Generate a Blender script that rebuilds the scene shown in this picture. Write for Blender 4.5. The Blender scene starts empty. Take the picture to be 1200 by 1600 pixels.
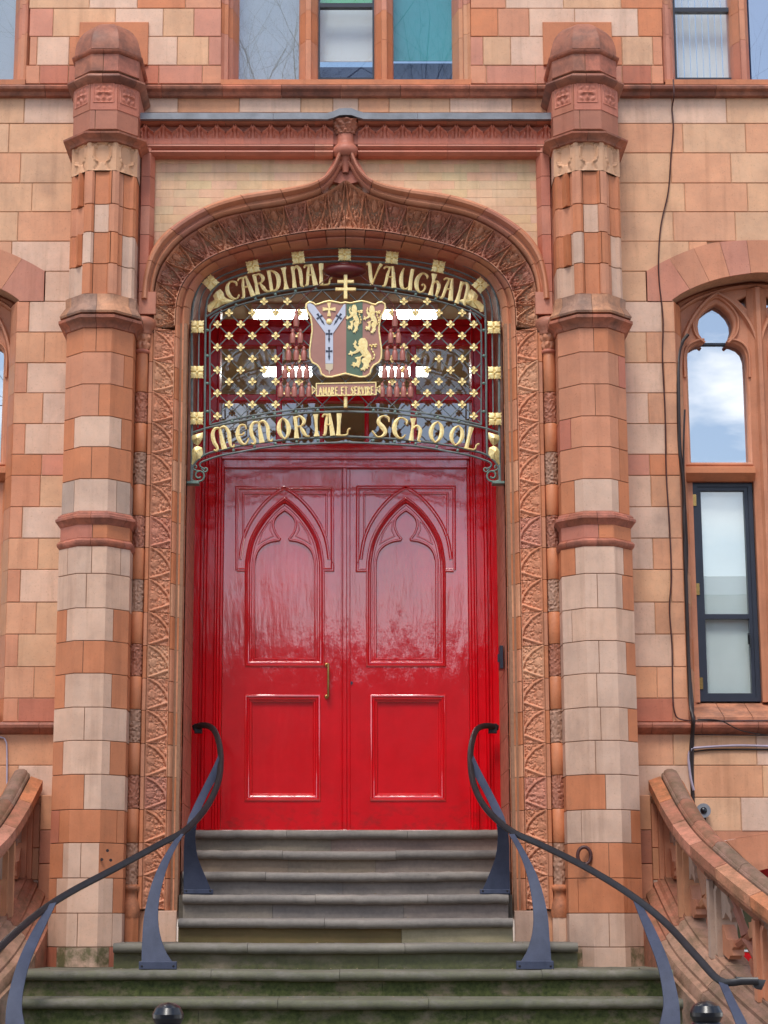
import bpy, bmesh, math, random
from mathutils import Vector, Matrix, noise
R = math.radians
random.seed(7)
SC = bpy.context.scene
COL = SC.collection

# ------------------------------------------------------------------ camera, sky, sun, exposure
F, TH, CX, CZ, CD = 3100.0, R(11.56), 540.0, -0.6, 13.0   # focal in photo pixels, pitch, axis, eye height, distance
cam = bpy.data.cameras.new("camera")
cam_o = bpy.data.objects.new("camera", cam); COL.objects.link(cam_o)
cam.sensor_fit = 'VERTICAL'; cam.sensor_height = 24.0; cam.lens = F / 1600 * 24
cam.shift_x = (600 - CX) / 1600
cam.clip_start = 0.1; cam.clip_end = 3000
cam_o.location = (0, -CD, CZ); cam_o.rotation_euler = (R(90) + TH, 0, 0)
SC.camera = cam_o

SUN_EL, SUN_AZ = R(57), R(195)      # azimuth clockwise from +Y
w = bpy.data.worlds.new("World"); SC.world = w; w.use_nodes = True
nt = w.node_tree; nt.nodes.clear()
def N(t, k, **kw):
    n = t.nodes.new(k)
    for a, b in kw.items(): setattr(n, a, b)
    return n
wo = N(nt, 'ShaderNodeOutputWorld'); bg = N(nt, 'ShaderNodeBackground')
sky = N(nt, 'ShaderNodeTexSky', sky_type='NISHITA', sun_disc=False, sun_elevation=SUN_EL, sun_rotation=SUN_AZ)
sky.air_density = 1.0; sky.dust_density = 1.0; sky.ozone_density = 1.0
tc = N(nt, 'ShaderNodeTexCoord'); mp = N(nt, 'ShaderNodeMapping'); mp.inputs['Scale'].default_value = (1, 1, 2.6)
mp.inputs['Location'].default_value = (3.1, 0.4, 0.0)
cn = N(nt, 'ShaderNodeTexNoise'); cn.inputs['Scale'].default_value = 3.4; cn.inputs['Detail'].default_value = 8; cn.inputs['Roughness'].default_value = .56
cr = N(nt, 'ShaderNodeMapRange'); cr.inputs['From Min'].default_value = .50; cr.inputs['From Max'].default_value = .66
sp = N(nt, 'ShaderNodeSeparateXYZ')
hz = N(nt, 'ShaderNodeMapRange'); hz.inputs['From Min'].default_value = .06; hz.inputs['From Max'].default_value = .21
hz.inputs['To Min'].default_value = .75; hz.inputs['To Max'].default_value = .0
mx0 = N(nt, 'ShaderNodeMath', operation='MAXIMUM', use_clamp=True)
mx = N(nt, 'ShaderNodeMixRGB'); mx.inputs['Color2'].default_value = (14, 13.8, 13.5, 1)
L = nt.links.new
L(tc.outputs['Generated'], mp.inputs['Vector']); L(mp.outputs[0], cn.inputs['Vector']); L(cn.outputs[0], cr.inputs['Value'])
L(tc.outputs['Generated'], sp.inputs[0]); L(sp.outputs['Z'], hz.inputs['Value'])
L(cr.outputs[0], mx0.inputs[0]); L(hz.outputs[0], mx0.inputs[1]); L(mx0.outputs[0], mx.inputs['Fac'])
L(sky.outputs[0], mx.inputs['Color1']); L(mx.outputs[0], bg.inputs['Color']); L(bg.outputs[0], wo.inputs['Surface'])
bg.inputs['Strength'].default_value = 0.10

sl = bpy.data.lights.new("sun", 'SUN'); sl.energy = 1.2; sl.angle = R(18); sl.color = (1, .95, .88)
so = bpy.data.objects.new("sun", sl); COL.objects.link(so)
so.rotation_euler = (R(90) - SUN_EL, 0, math.pi - SUN_AZ); so.location = (-6, -20, 14)

SC.view_settings.view_transform = 'Standard'; SC.view_settings.look = 'None'
SC.view_settings.exposure = 0.98; SC.view_settings.gamma = 1.0; SC.view_settings.use_curve_mapping = False

# ------------------------------------------------------------------ measuring helper: where the sight line of a photo point meets the plane Y
ct, st = math.cos(TH), math.sin(TH)
def P(px, py, Y=0.0):
    v = 800 - py
    dy = F * ct - v * st; dz = F * st + v * ct
    t = (Y + CD) / dy
    return Vector((t * (px - CX), Y, CZ + t * dz))
def Zy(py, Y=0.0): return P(CX, py, Y).z
def Xp(px, py, Y=0.0): return P(px, py, Y).x
def cat(pts, n=6, closed=False):
    """smooth curve through points (any dimension)"""
    pts = [Vector(p) for p in pts]; m = len(pts); out = []
    segs = m if closed else m - 1
    for i in range(segs):
        g = lambda k: pts[k % m] if closed else pts[max(0, min(m - 1, k))]
        p0, p1, p2, p3 = g(i - 1), g(i), g(i + 1), g(i + 2)
        for j in range(n):
            t = j / n
            out.append(.5 * ((2 * p1) + (p2 - p0) * t + (2 * p0 - 5 * p1 + 4 * p2 - p3) * t * t + (3 * p1 - p0 - 3 * p2 + p3) * t ** 3))
    if not closed: out.append(pts[-1].copy())
    return out
def resample(pts, n):
    d = [0]
    for a, b in zip(pts, pts[1:]): d.append(d[-1] + (b - a).length)
    out = []; j = 0
    for i in range(n):
        s = d[-1] * i / (n - 1)
        while j < len(d) - 2 and d[j + 1] < s: j += 1
        q = (s - d[j]) / max(1e-9, d[j + 1] - d[j])
        out.append(pts[j].lerp(pts[j + 1], min(1, max(0, q))))
    return out

# ------------------------------------------------------------------ scene graph helpers
ORG = {}
def tag(o, label=None, cat_=None, group=None, kind=None):
    if label: o['label'] = label
    if cat_: o['category'] = cat_
    if group: o['group'] = group
    if kind: o['kind'] = kind
    return o
def thing(name, label, cat_, loc, group=None):
    o = bpy.data.objects.new(name, None); COL.objects.link(o); o.location = loc; o.empty_display_size = .1
    ORG[o.name] = Vector(loc)
    return tag(o, label, cat_, group, 'thing')
def link(name, me, mat=None, parent=None, color=None):
    o = bpy.data.objects.new(name, me); COL.objects.link(o)
    if mat and not me.materials: me.materials.append(mat)
    if parent is not None:
        o.parent = parent; ORG[o.name] = ORG[parent.name]
    else: ORG[o.name] = Vector((0, 0, 0))
    if color: o.color = (*color, 1)
    return o
class MB:
    def __init__(s): s.v = []; s.f = []
    def add(s, vs, fs):
        b = len(s.v); s.v += [Vector(v) for v in vs]; s.f += [tuple(b + i for i in f) for f in fs]; return s
    def box(s, x0, x1, y0, y1, z0, z1, c=0.0):
        """box; y0 is the face towards the viewer, whose edges are chamfered by c"""
        if x0 > x1: x0, x1 = x1, x0
        if z0 > z1: z0, z1 = z1, z0
        if c <= 0:
            return s.add([(x0, y0, z0), (x1, y0, z0), (x1, y1, z0), (x0, y1, z0), (x0, y0, z1), (x1, y0, z1), (x1, y1, z1), (x0, y1, z1)],
                         [(0, 1, 5, 4), (1, 2, 6, 5), (2, 3, 7, 6), (3, 0, 4, 7), (4, 5, 6, 7), (3, 2, 1, 0)])
        return s.add([(x0, y1, z0), (x1, y1, z0), (x1, y1, z1), (x0, y1, z1), (x0, y0 + c, z0), (x1, y0 + c, z0), (x1, y0 + c, z1), (x0, y0 + c, z1),
                      (x0 + c, y0, z0 + c), (x1 - c, y0, z0 + c), (x1 - c, y0, z1 - c), (x0 + c, y0, z1 - c)],
                     [(8, 9, 10, 11), (4, 5, 9, 8), (5, 6, 10, 9), (6, 7, 11, 10), (7, 4, 8, 11), (0, 1, 5, 4), (1, 2, 6, 5), (2, 3, 7, 6), (3, 0, 4, 7), (3, 2, 1, 0)])
    def prism(s, poly, y0, y1):
        """outline in x,z pushed from y0 to y1"""
        n = len(poly)
        return s.add([(p[0], y0, p[1]) for p in poly] + [(p[0], y1, p[1]) for p in poly],
                     [tuple(range(n)), tuple(range(2 * n - 1, n - 1, -1))] + [(i, (i + 1) % n, n + (i + 1) % n, n + i) for i in range(n)])
    def prism_z(s, poly, z0, z1):
        n = len(poly)
        return s.add([(p[0], p[1], z0) for p in poly] + [(p[0], p[1], z1) for p in poly],
                     [tuple(range(n)), tuple(range(2 * n - 1, n - 1, -1))] + [(i, (i + 1) % n, n + (i + 1) % n, n + i) for i in range(n)])
    def sweep(s, path, Nn, prof, closed=False, up=None, open_prof=False):
        """profile (a across, b along Nn) swept on a path lying about in the plane normal to Nn, mitred"""
        path = [Vector(p) for p in path]; Nn = Vector(Nn).normalized(); n = len(path); m = len(prof); base = len(s.v)
        for i, p in enumerate(path):
            t0 = (p - path[i - 1]) if (i > 0 or closed) else None
            t1 = (path[(i + 1) % n] - p) if (i < n - 1 or closed) else None
            if t0 is None: t0 = t1
            if t1 is None: t1 = t0
            n0 = Nn.cross(t0).normalized(); n1 = Nn.cross(t1).normalized()
            b = (n0 + n1)
            b = n0 if b.length < 1e-6 else b.normalized()
            k = min(2.5, 1 / max(.3, b.dot(n0)))
            for a, c in prof: s.v.append(p + b * (a * k) + Nn * c)
        segs = n if closed else n - 1
        mm = m - 1 if open_prof else m
        for i in range(segs):
            for j in range(mm):
                a0 = base + i * m + j; a1 = base + i * m + (j + 1) % m
                b0 = base + ((i + 1) % n) * m + j; b1 = base + ((i + 1) % n) * m + (j + 1) % m
                s.f.append((a0, a1, b1, b0))
        if not closed and not open_prof:
            s.f.append(tuple(base + j for j in range(m))[::-1]); s.f.append(tuple(base + (n - 1) * m + j for j in range(m)))
        return s
    def tube(s, path, r, sides=6, cap=True):
        path = [Vector(p) for p in path]; n = len(path); base = len(s.v)
        rr = r if isinstance(r, (list, tuple)) else [r] * n
        t = (path[1] - path[0]).normalized(); ref = Vector((0, 1, 0)) if abs(t.y) < .9 else Vector((1, 0, 0))
        for i, p in enumerate(path):
            t = (path[min(n - 1, i + 1)] - path[max(0, i - 1)])
            t = t.normalized() if t.length > 1e-9 else Vector((0, 0, 1))
            u = ref - t * ref.dot(t)
            u = u.normalized() if u.length > 1e-6 else Vector((1, 0, 0)); ref = u
            q = t.cross(u)
            for k in range(sides):
                a = 2 * math.pi * k / sides
                s.v.append(p + (u * math.cos(a) + q * math.sin(a)) * rr[i])
        for i in range(n - 1):
            for k in range(sides):
                k1 = (k + 1) % sides
                s.f.append((base + i * sides + k, base + i * sides + k1, base + (i + 1) * sides + k1, base + (i + 1) * sides + k))
        if cap:
            s.f.append(tuple(base + k for k in range(sides))[::-1]); s.f.append(tuple(base + (n - 1) * sides + k for k in range(sides)))
        return s
    def lathe(s, prof, cx, cy, n=16, a0=0, a1=2 * math.pi):
        """profile (radius, z) turned about a vertical axis"""
        base = len(s.v); m = len(prof); full = abs(a1 - a0 - 2 * math.pi) < 1e-6
        cols = n if full else n + 1
        for k in range(cols):
            a = a0 + (a1 - a0) * k / n
            for r_, z in prof: s.v.append(Vector((cx + r_ * math.cos(a), cy + r_ * math.sin(a), z)))
        for k in range(n):
            k1 = (k + 1) % cols
            for j in range(m - 1): s.f.append((base + k * m + j, base + k1 * m + j, base + k1 * m + j + 1, base + k * m + j + 1))
        return s
    def ico(s, c, r, sx=1, sy=1, sz=1, seg=8, rings=5):
        base = len(s.v); c = Vector(c)
        for i in range(rings + 1):
            a = math.pi * i / rings
            for k in range(seg):
                b = 2 * math.pi * k / seg
                s.v.append(c + Vector((r * sx * math.sin(a) * math.cos(b), r * sy * math.sin(a) * math.sin(b), r * sz * math.cos(a))))
        for i in range(rings):
            for k in range(seg):
                k1 = (k + 1) % seg
                s.f.append((base + i * seg + k, base + i * seg + k1, base + (i + 1) * seg + k1, base + (i + 1) * seg + k))
        return s
    def grid(s, fn, nu, nv):
        base = len(s.v)
        for i in range(nu + 1):
            for j in range(nv + 1): s.v.append(Vector(fn(i / nu, j / nv)))
        for i in range(nu):
            for j in range(nv):
                a = base + i * (nv + 1) + j
                s.f.append((a, a + 1, a + nv + 2, a + nv + 1))
        return s
    def mesh(s, name, org, smooth=30, recalc=True):
        me = bpy.data.meshes.new(name)
        me.from_pydata([v - org for v in s.v], [], s.f)
        if recalc:
            bm = bmesh.new(); bm.from_mesh(me)
            bmesh.ops.remove_doubles(bm, verts=bm.verts, dist=1e-5)
            bmesh.ops.recalc_face_normals(bm, faces=bm.faces); bm.to_mesh(me); bm.free()
        me.update()
        if smooth and len(me.polygons):
            me.polygons.foreach_set('use_smooth', [True] * len(me.polygons)); me.set_sharp_from_angle(angle=R(smooth))
        return me
    def build(s, name, mat, parent=None, color=None, smooth=30, recalc=True, label=None):
        org = ORG[parent.name] if parent is not None else Vector((0, 0, 0))
        o = link(name, s.mesh(name, org, smooth, recalc), mat, parent, color)
        if label: o['label'] = label
        return o
def plate(name, outer, holes, Y, depth, mat, parent, bevel=0.0, color=None, label=None):
    """flat shape with holes (points x,z), real thickness and rounded edges; front face at Y"""
    cu = bpy.data.curves.new(name, 'CURVE'); cu.dimensions = '2D'; cu.fill_mode = 'BOTH'
    for pl in [outer] + list(holes):
        sp_ = cu.splines.new('POLY'); sp_.points.add(len(pl) - 1); sp_.use_cyclic_u = True
        for q, p in zip(sp_.points, pl): q.co = (p[0], p[1], 0, 1)
    cu.extrude = max(0.0001, depth / 2 - bevel); cu.bevel_depth = bevel; cu.bevel_resolution = 1; cu.offset = -bevel
    tmp = bpy.data.objects.new("tmp", cu); COL.objects.link(tmp)
    dg = bpy.context.evaluated_depsgraph_get()
    me = bpy.data.meshes.new_from_object(tmp.evaluated_get(dg))
    bpy.data.objects.remove(tmp); bpy.data.curves.remove(cu)
    org = ORG[parent.name] if parent is not None else Vector((0, 0, 0))
    for v in me.vertices:
        x, z, d = v.co
        v.co = Vector((x, Y + depth / 2 - d, z)) - org
    me.name = name; me.update(); me.materials.clear()
    o = link(name, me, mat, parent, color)
    if label: o['label'] = label
    return o

# ------------------------------------------------------------------ colours and materials
def lin(r, g, b, k=1.0):
    f = lambda c: (c / 255 / 12.92 if c / 255 <= .04045 else ((c / 255 + .055) / 1.055) ** 2.4) * k
    return (f(r), f(g), f(b))
KS = .78
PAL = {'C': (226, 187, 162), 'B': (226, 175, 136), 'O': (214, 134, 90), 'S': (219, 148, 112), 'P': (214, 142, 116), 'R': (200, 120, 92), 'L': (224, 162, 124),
       'G': (198, 170, 152), 'K': (220, 158, 118), 'D': (158, 96, 76), 'T': (188, 120, 94), 'Q': (206, 126, 102), 'V': (160, 108, 86), 'Y': (176, 138, 106), 'Z': (160, 122, 104), 'X': (190, 145, 120)}
def shade(c, j=.05, m=1.0):
    r, g, b = lin(*PAL[c], KS); k = 1 + random.uniform(-j, j); h = random.uniform(-.03, .03)
    l = .3 * r + .6 * g + .1 * b; r, g, b = (x + (l - x) * .04 for x in (r, g, b))
    return (r * k * m * (1 + h), g * k * m, b * k * m * (1 - h))
def mat(name, base=(.5, .5, .5), rough=.5, metal=0, spec=.5, coat=0, coat_rough=.05):
    m = bpy.data.materials.new(name); m.use_nodes = True; t = m.node_tree
    b = t.nodes['Principled BSDF']
    b.inputs['Base Color'].default_value = (*base, 1); b.inputs['Roughness'].default_value = rough; b.inputs['Metallic'].default_value = metal
    b.inputs['Specular IOR Level'].default_value = spec; b.inputs['Coat Weight'].default_value = coat; b.inputs['Coat Roughness'].default_value = coat_rough
    return m, t, b
def noise_n(t, scale, detail=4, rough=.55, coord='Object', stretch=None):
    c = N(t, 'ShaderNodeTexCoord') if coord != 'World' else N(t, 'ShaderNodeNewGeometry')
    out = c.outputs[coord] if coord != 'World' else c.outputs['Position']
    if stretch:
        m = N(t, 'ShaderNodeMapping'); m.inputs['Scale'].default_value = stretch; t.links.new(out, m.inputs['Vector']); out = m.outputs[0]
    n = N(t, 'ShaderNodeTexNoise'); n.inputs['Scale'].default_value = scale; n.inputs['Detail'].default_value = detail; n.inputs['Roughness'].default_value = rough
    t.links.new(out, n.inputs['Vector']); return n
def ramp(t, src, a, b, lo=0.0, hi=1.0):
    r = N(t, 'ShaderNodeMapRange'); r.inputs['From Min'].default_value = a; r.inputs['From Max'].default_value = b
    r.inputs['To Min'].default_value = lo; r.inputs['To Max'].default_value = hi; t.links.new(src, r.inputs['Value']); return r.outputs[0]
def mixc(t, fac, c1, c2, mode='MIX'):
    m = N(t, 'ShaderNodeMixRGB', blend_type=mode)
    for i, c in (('Fac', fac), ('Color1', c1), ('Color2', c2)):
        if hasattr(c, 'links'): t.links.new(c, m.inputs[i])
        else: m.inputs[i].default_value = c if i == 'Fac' else (*c, 1)
    return m.outputs[0]
def bump(t, b, h, strength=.3, dist=.01):
    n = N(t, 'ShaderNodeBump'); n.inputs['Strength'].default_value = strength; n.inputs['Distance'].default_value = dist
    t.links.new(h, n.inputs['Height']); t.links.new(n.outputs[0], b.inputs['Normal']); return n

def stone_mat(name, speck=.5, dirt=.5, rough=.5, bs=.25, soot=0.0, sc=(.055, .035, .03)):
    m, t, b = mat(name, rough=rough, spec=.35)
    oi = N(t, 'ShaderNodeObjectInfo')
    n1 = noise_n(t, 5, 5, .6, 'World'); n2 = noise_n(t, 90, 3, .6, 'World'); n3 = noise_n(t, 2.1, 6, .65, 'World', (1, 1, .5)); n4 = noise_n(t, 22, 4, .6, 'World')
    c = mixc(t, 1.0, oi.outputs['Color'], mixc(t, ramp(t, n1.outputs[0], .3, .7), (.86, .84, .83), (1.1, 1.1, 1.1)), 'MULTIPLY')
    c = mixc(t, ramp(t, n4.outputs[0], .35, .7, 0, .35), c, mixc(t, 1.0, c, (1.18, 1.08, 1.0), 'MULTIPLY'))
    c = mixc(t, ramp(t, n2.outputs[0], .60, .72, 0, speck), c, mixc(t, 1.0, c, (.62, .55, .5), 'MULTIPLY'))
    c = mixc(t, ramp(t, n3.outputs[0], .56, .80, 0, dirt), c, (.11, .075, .06))
    if soot: 
        n5 = noise_n(t, 9, 6, .7, 'World'); c = mixc(t, ramp(t, n5.outputs[0], .40, .62, 0, soot), c, sc)
    n6 = noise_n(t, 1, 5, .6, 'World', (14, 14, 1.1)); c = mixc(t, ramp(t, n6.outputs[0], .52, .76, 0, .42), c, mixc(t, 1.0, c, (.55, .48, .42), 'MULTIPLY'))
    t.links.new(c, b.inputs['Base Color'])
    rr = ramp(t, n1.outputs[0], .3, .7, rough - .08, rough + .15); t.links.new(rr, b.inputs['Roughness'])
    ad = N(t, 'ShaderNodeMath', operation='ADD'); t.links.new(n4.outputs[0], ad.inputs[0]); t.links.new(ramp(t, n2.outputs[0], 0, 1, 0, .35), ad.inputs[1])
    bump(t, b, ad.outputs[0], bs, .006)
    return m
M = {}
M['stone'] = stone_mat('terracotta_stone')
M['stone_dirty'] = stone_mat('weathered_terracotta', .6, .9, .55, .3, .5)
M['carve'] = stone_mat('carved_terracotta', .4, .25, .5, .5)
M['carve_dark'] = stone_mat('sooty_carved_terracotta', .6, .5, .42, .5, .35)
def simple(name, rgb, rough=.6, nz=12, amt=.18, bs=.2, **kw):
    m, t, b = mat(name, lin(*rgb), rough, **kw)
    n = noise_n(t, nz, 6, .6, 'World'); c0 = lin(*rgb)
    c = mixc(t, ramp(t, n.outputs[0], .3, .7), tuple(x * (1 - amt) for x in c0), tuple(x * (1 + amt) for x in c0))
    t.links.new(c, b.inputs['Base Color']); bump(t, b, n.outputs[0], bs, .004); return m
M['mortar_light'] = simple('pale_mortar', (186, 146, 116), .9, 40)
M['mortar'] = simple('mortar', (146, 108, 84), .9, 40)
M['reveal'] = simple('reveal_brick', (178, 120, 94), .5, 14, .3)
M['lead'] = simple('lead_flashing', (122, 124, 130), .45, 9, .25, .4)
M['yellow'] = stone_mat('gault_brick', .3, .2, .6, .3)
def gold():
    m, t, b = mat('gilding', (.86, .60, .20), .34, .25, .6)
    n = noise_n(t, 60, 4, .6, 'World'); n2 = noise_n(t, 11, 5, .6, 'World')
    c = mixc(t, ramp(t, n.outputs[0], .35, .7), (.90, .64, .24), (1.0, .86, .43))
    c = mixc(t, ramp(t, n2.outputs[0], .60, .75, 0, .35), c, (.25, .14, .06))
    t.links.new(c, b.inputs['Base Color']); t.links.new(ramp(t, n.outputs[0], .3, .7, .25, .5), b.inputs['Roughness'])
    bump(t, b, n.outputs[0], .35, .004); return m
M['gold'] = gold()
M['iron'] = simple('painted_iron', (104, 112, 110), .5, 30, .25)
M['iron_green'] = simple('green_grey_iron', (112, 132, 122), .5, 30, .25)
M['black_iron'] = simple('black_rail_paint', (34, 32, 35), .38, 20, .3)
def blue_iron():
    m, t, b = mat('slate_blue_paint', lin(70, 80, 100), .62, spec=.3)
    n = noise_n(t, 6, 6, .65, 'World', (1, 1, .6)); n2 = noise_n(t, 80, 3, .6, 'World')
    c = mixc(t, ramp(t, n.outputs[0], .3, .72), lin(50, 56, 74), lin(72, 78, 98))
    c = mixc(t, ramp(t, n2.outputs[0], .62, .75, 0, .5), c, lin(40, 44, 56))
    t.links.new(c, b.inputs['Base Color']); bump(t, b, n2.outputs[0], .2, .003); return m
M['blue_iron'] = blue_iron()
M['black_gloss'] = simple('black_gloss', (12, 14, 22), .3, 10, .2, .05, coat=.2)
def red_gloss(name, flat=False):
    m, t, b = mat(name, lin(206, 3, 20), .3, 0, .25, 1.0, .04); b.inputs['Coat IOR'].default_value = 2.15
    v = noise_n(t, 1, 5, .6, 'World', (38, 38, 5.0)); g = noise_n(t, 5.5, 4, .6, 'World'); f = noise_n(t, 1, 4, .6, 'World', (150, 150, 22))
    c = mixc(t, ramp(t, g.outputs[0], .3, .7), lin(205, 2, 18), lin(222, 4, 24))
    sc = noise_n(t, 1, 6, .7, 'World', (26, 26, 60)); c = mixc(t, ramp(t, sc.outputs[0], .70, .76, 0, .55), c, lin(225, 120, 120))
    gp = N(t, 'ShaderNodeNewGeometry'); sz = N(t, 'ShaderNodeSeparateXYZ'); t.links.new(gp.outputs['Position'], sz.inputs[0]); ft = noise_n(t, 1, 6, .7, 'World', (9, 9, 14))
    fm_ = N(t, 'ShaderNodeMath', operation='MULTIPLY'); t.links.new(ramp(t, sz.outputs['Z'], .34, .0, 0, 1), fm_.inputs[0]); t.links.new(ramp(t, ft.outputs[0], .48, .66, 0, .55), fm_.inputs[1])
    c = mixc(t, fm_.outputs[0], c, lin(120, 40, 36))          # scuffs and splashed dirt at the foot of the door
    t.links.new(c, b.inputs['Base Color'])
    a = N(t, 'ShaderNodeMath', operation='ADD'); t.links.new(v.outputs[0], a.inputs[0]); t.links.new(ramp(t, f.outputs[0], 0, 1, 0, .06), a.inputs[1])
    a2 = N(t, 'ShaderNodeMath', operation='ADD'); t.links.new(a.outputs[0], a2.inputs[0]); t.links.new(ramp(t, g.outputs[0], 0, 1, 0, .7), a2.inputs[1])
    wv = noise_n(t, 1, 3, .5, 'World', (4.5, 4.5, 1.1)); a3 = N(t, 'ShaderNodeMath', operation='ADD'); t.links.new(a2.outputs[0], a3.inputs[0]); t.links.new(ramp(t, wv.outputs[0], 0, 1, 0, 5.5), a3.inputs[1])
    n = bump(t, b, a3.outputs[0], .26, .004); t.links.new(n.outputs[0], b.inputs['Coat Normal'])
    return m
M['red'] = red_gloss('red_gloss_paint')
M['red_trim'] = red_gloss('red_trim_paint'); M['red_trim'].node_tree.nodes['Principled BSDF'].inputs['Coat Weight'].default_value = .3; M['red_trim'].node_tree.nodes['Principled BSDF'].inputs['Specular IOR Level'].default_value = .12
M['shield_red'] = simple('dull_red_enamel', (170, 118, 100), .25, 6, .1, .05, coat=.4)
M['shield_green'] = simple('green_enamel', (84, 104, 78), .25, 6, .15, .05, coat=.4)
M['shield_white'] = simple('pale_enamel', (196, 200, 214), .35, 6, .05, .05)
M['dark_enamel'] = simple('slate_enamel', (52, 56, 74), .4, 6, .1, .05)
M['tassel'] = simple('tassel_paint', (166, 100, 88), .4, 20, .12, .1)
M['hat'] = simple('hat_crimson', (92, 22, 22), .4, 20, .2, .1)
M['brass'] = simple('brass', (190, 150, 90), .25, 20, .15, .05, metal=1)
M['beige'] = simple('beige_plaster', (205, 188, 160), .8, 3, .06, .05)
M['cable'] = simple('cable_black', (38, 26, 26), .5, 20, .2, .05)
M['cable_red'] = simple('cable_brown', (74, 38, 34), .5, 20, .2, .05)
M['conduit'] = simple('violet_grey_conduit', (168, 156, 172), .5, 20, .1, .05)
M['frame_dark'] = simple('anthracite_frame', (44, 48, 60), .35, 10, .12, .05)
M['blind_teal'] = simple('teal_blind', (40, 150, 165), .7, 3, .08, .05)
M['blind_blue'] = simple('blue_board', (50, 72, 118), .6, 3, .08, .05)
M['blind_white'] = simple('white_blind', (222, 226, 232), .7, 3, .05, .05)
M['blind_grey'] = simple('frosted_screen', (166, 176, 184), .7, 1.6, .12, .05)
M['blind_sage'] = simple('sage_screen', (236, 246, 248), .7, 1.6, .08, .05)
M['green_card'] = simple('green_card', (30, 190, 60), .6, 3, .05, .05)
M['dark'] = simple('dark_room', (30, 28, 28), .9, 3, .1, .05)
def glass(name, k=.3):
    m = bpy.data.materials.new(name); m.use_nodes = True; t = m.node_tree; t.nodes.clear()
    o = N(t, 'ShaderNodeOutputMaterial'); mi = N(t, 'ShaderNodeMixShader'); tr = N(t, 'ShaderNodeBsdfTransparent'); gl = N(t, 'ShaderNodeBsdfGlossy')
    gl.inputs['Roughness'].default_value = .0; tr.inputs['Color'].default_value = (.96, .98, .97, 1)
    lw = N(t, 'ShaderNodeLayerWeight'); lw.inputs['Blend'].default_value = .2
    ge = N(t, 'ShaderNodeNewGeometry'); inv = N(t, 'ShaderNodeMath', operation='SUBTRACT'); inv.inputs[0].default_value = 1; t.links.new(ge.outputs['Backfacing'], inv.inputs[1])
    mu = N(t, 'ShaderNodeMath', operation='MULTIPLY'); t.links.new(ramp(t, lw.outputs['Fresnel'], 0, 1, k, 1), mu.inputs[0]); t.links.new(inv.outputs[0], mu.inputs[1]); t.links.new(mu.outputs[0], mi.inputs[0])
    n = noise_n(t, 1.9, 0, .5, 'World', (1.03, .97, .61)); bp = N(t, 'ShaderNodeBump'); bp.inputs['Strength'].default_value = .10; bp.inputs['Distance'].default_value = .01
    t.links.new(n.outputs[0], bp.inputs['Height']); t.links.new(bp.outputs[0], gl.inputs['Normal'])
    t.links.new(tr.outputs[0], mi.inputs[1]); t.links.new(gl.outputs[0], mi.inputs[2]); t.links.new(mi.outputs[0], o.inputs['Surface']); return m
M['glass'] = glass('window_glass', .27)
M['glass_strong'] = glass('coated_glass', .66)
M['glass_weak'] = glass('transom_glass', .12)
def step_mat(nm, am):
    m, t, b = mat(nm, rough=.75, spec=.3)
    geo = N(t, 'ShaderNodeNewGeometry'); s = N(t, 'ShaderNodeSeparateXYZ'); t.links.new(geo.outputs['Position'], s.inputs[0])
    oi = N(t, 'ShaderNodeObjectInfo')
    n1 = noise_n(t, 3, 6, .65, 'World', (.5, 1, 3)); n2 = noise_n(t, 40, 4, .6, 'World'); n3 = noise_n(t, 5.5, 7, .7, 'World', (1, 1, 1.6))
    c = mixc(t, ramp(t, n1.outputs[0], .3, .7), (.72, .72, .74), (1.22, 1.18, 1.12)); c = mixc(t, 1.0, oi.outputs['Color'], c, 'MULTIPLY')
    c = mixc(t, ramp(t, n2.outputs[0], .35, .7, 0, .4), c, mixc(t, 1.0, c, (.6, .6, .58), 'MULTIPLY'))
    low = ramp(t, s.outputs['Z'], -.95, -.62, 1, 0)          # moss grows on the damp lower steps
    ad = N(t, 'ShaderNodeMath', operation='MULTIPLY'); t.links.new(low, ad.inputs[0]); t.links.new(ramp(t, n3.outputs[0], .22, .52, 0, 1), ad.inputs[1])
    nz = N(t, 'ShaderNodeSeparateXYZ'); t.links.new(geo.outputs['Normal'], nz.inputs[0])
    ab = N(t, 'ShaderNodeMath', operation='MULTIPLY'); t.links.new(ad.outputs[0], ab.inputs[0]); ab.inputs[1].default_value = am
    c = mixc(t, ab.outputs[0], c, mixc(t, ramp(t, n2.outputs[0], .3, .7), (.030, .040, .010), (.09, .105, .03)))
    t.links.new(c, b.inputs['Base Color']); bump(t, b, n2.outputs[0], .35, .006); return m
M['step'] = step_mat('york_stone_riser', 1.0); M['tread'] = step_mat('york_stone_tread', .6)
def moss_stone():
    m = stone_mat('mossy_terracotta', .6, .5, .6, .4, .2); t = m.node_tree; b = t.nodes['Principled BSDF']
    src = b.inputs['Base Color'].links[0].from_socket
    n = noise_n(t, 7, 7, .7, 'World'); t.links.new(mixc(t, ramp(t, n.outputs[0], .40, .58, 0, .85), src, (.075, .085, .025)), b.inputs['Base Color']); return m
M['moss'] = moss_stone()
M['coping'] = stone_mat('lichened_coping', .9, .45, .65, .9, .5, (.07, .065, .03))
# ------------------------------------------------------------------ ground
g = MB().add([(-60, -60, -2.25), (60, -60, -2.25), (60, .1, -2.25), (-60, .1, -2.25)], [(0, 1, 2, 3)])
tag(g.build('pavement', simple('paving', (120, 116, 110), .85, 4, .15)), kind='structure')
g = MB().add([(-60, -30, -2.246), (60, -30, -2.246), (60, -17, -2.246), (-60, -17, -2.246)], [(0, 1, 2, 3)])
tag(g.build('road', simple('asphalt', (62, 62, 64), .9, 20, .15)), kind='structure')

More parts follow.
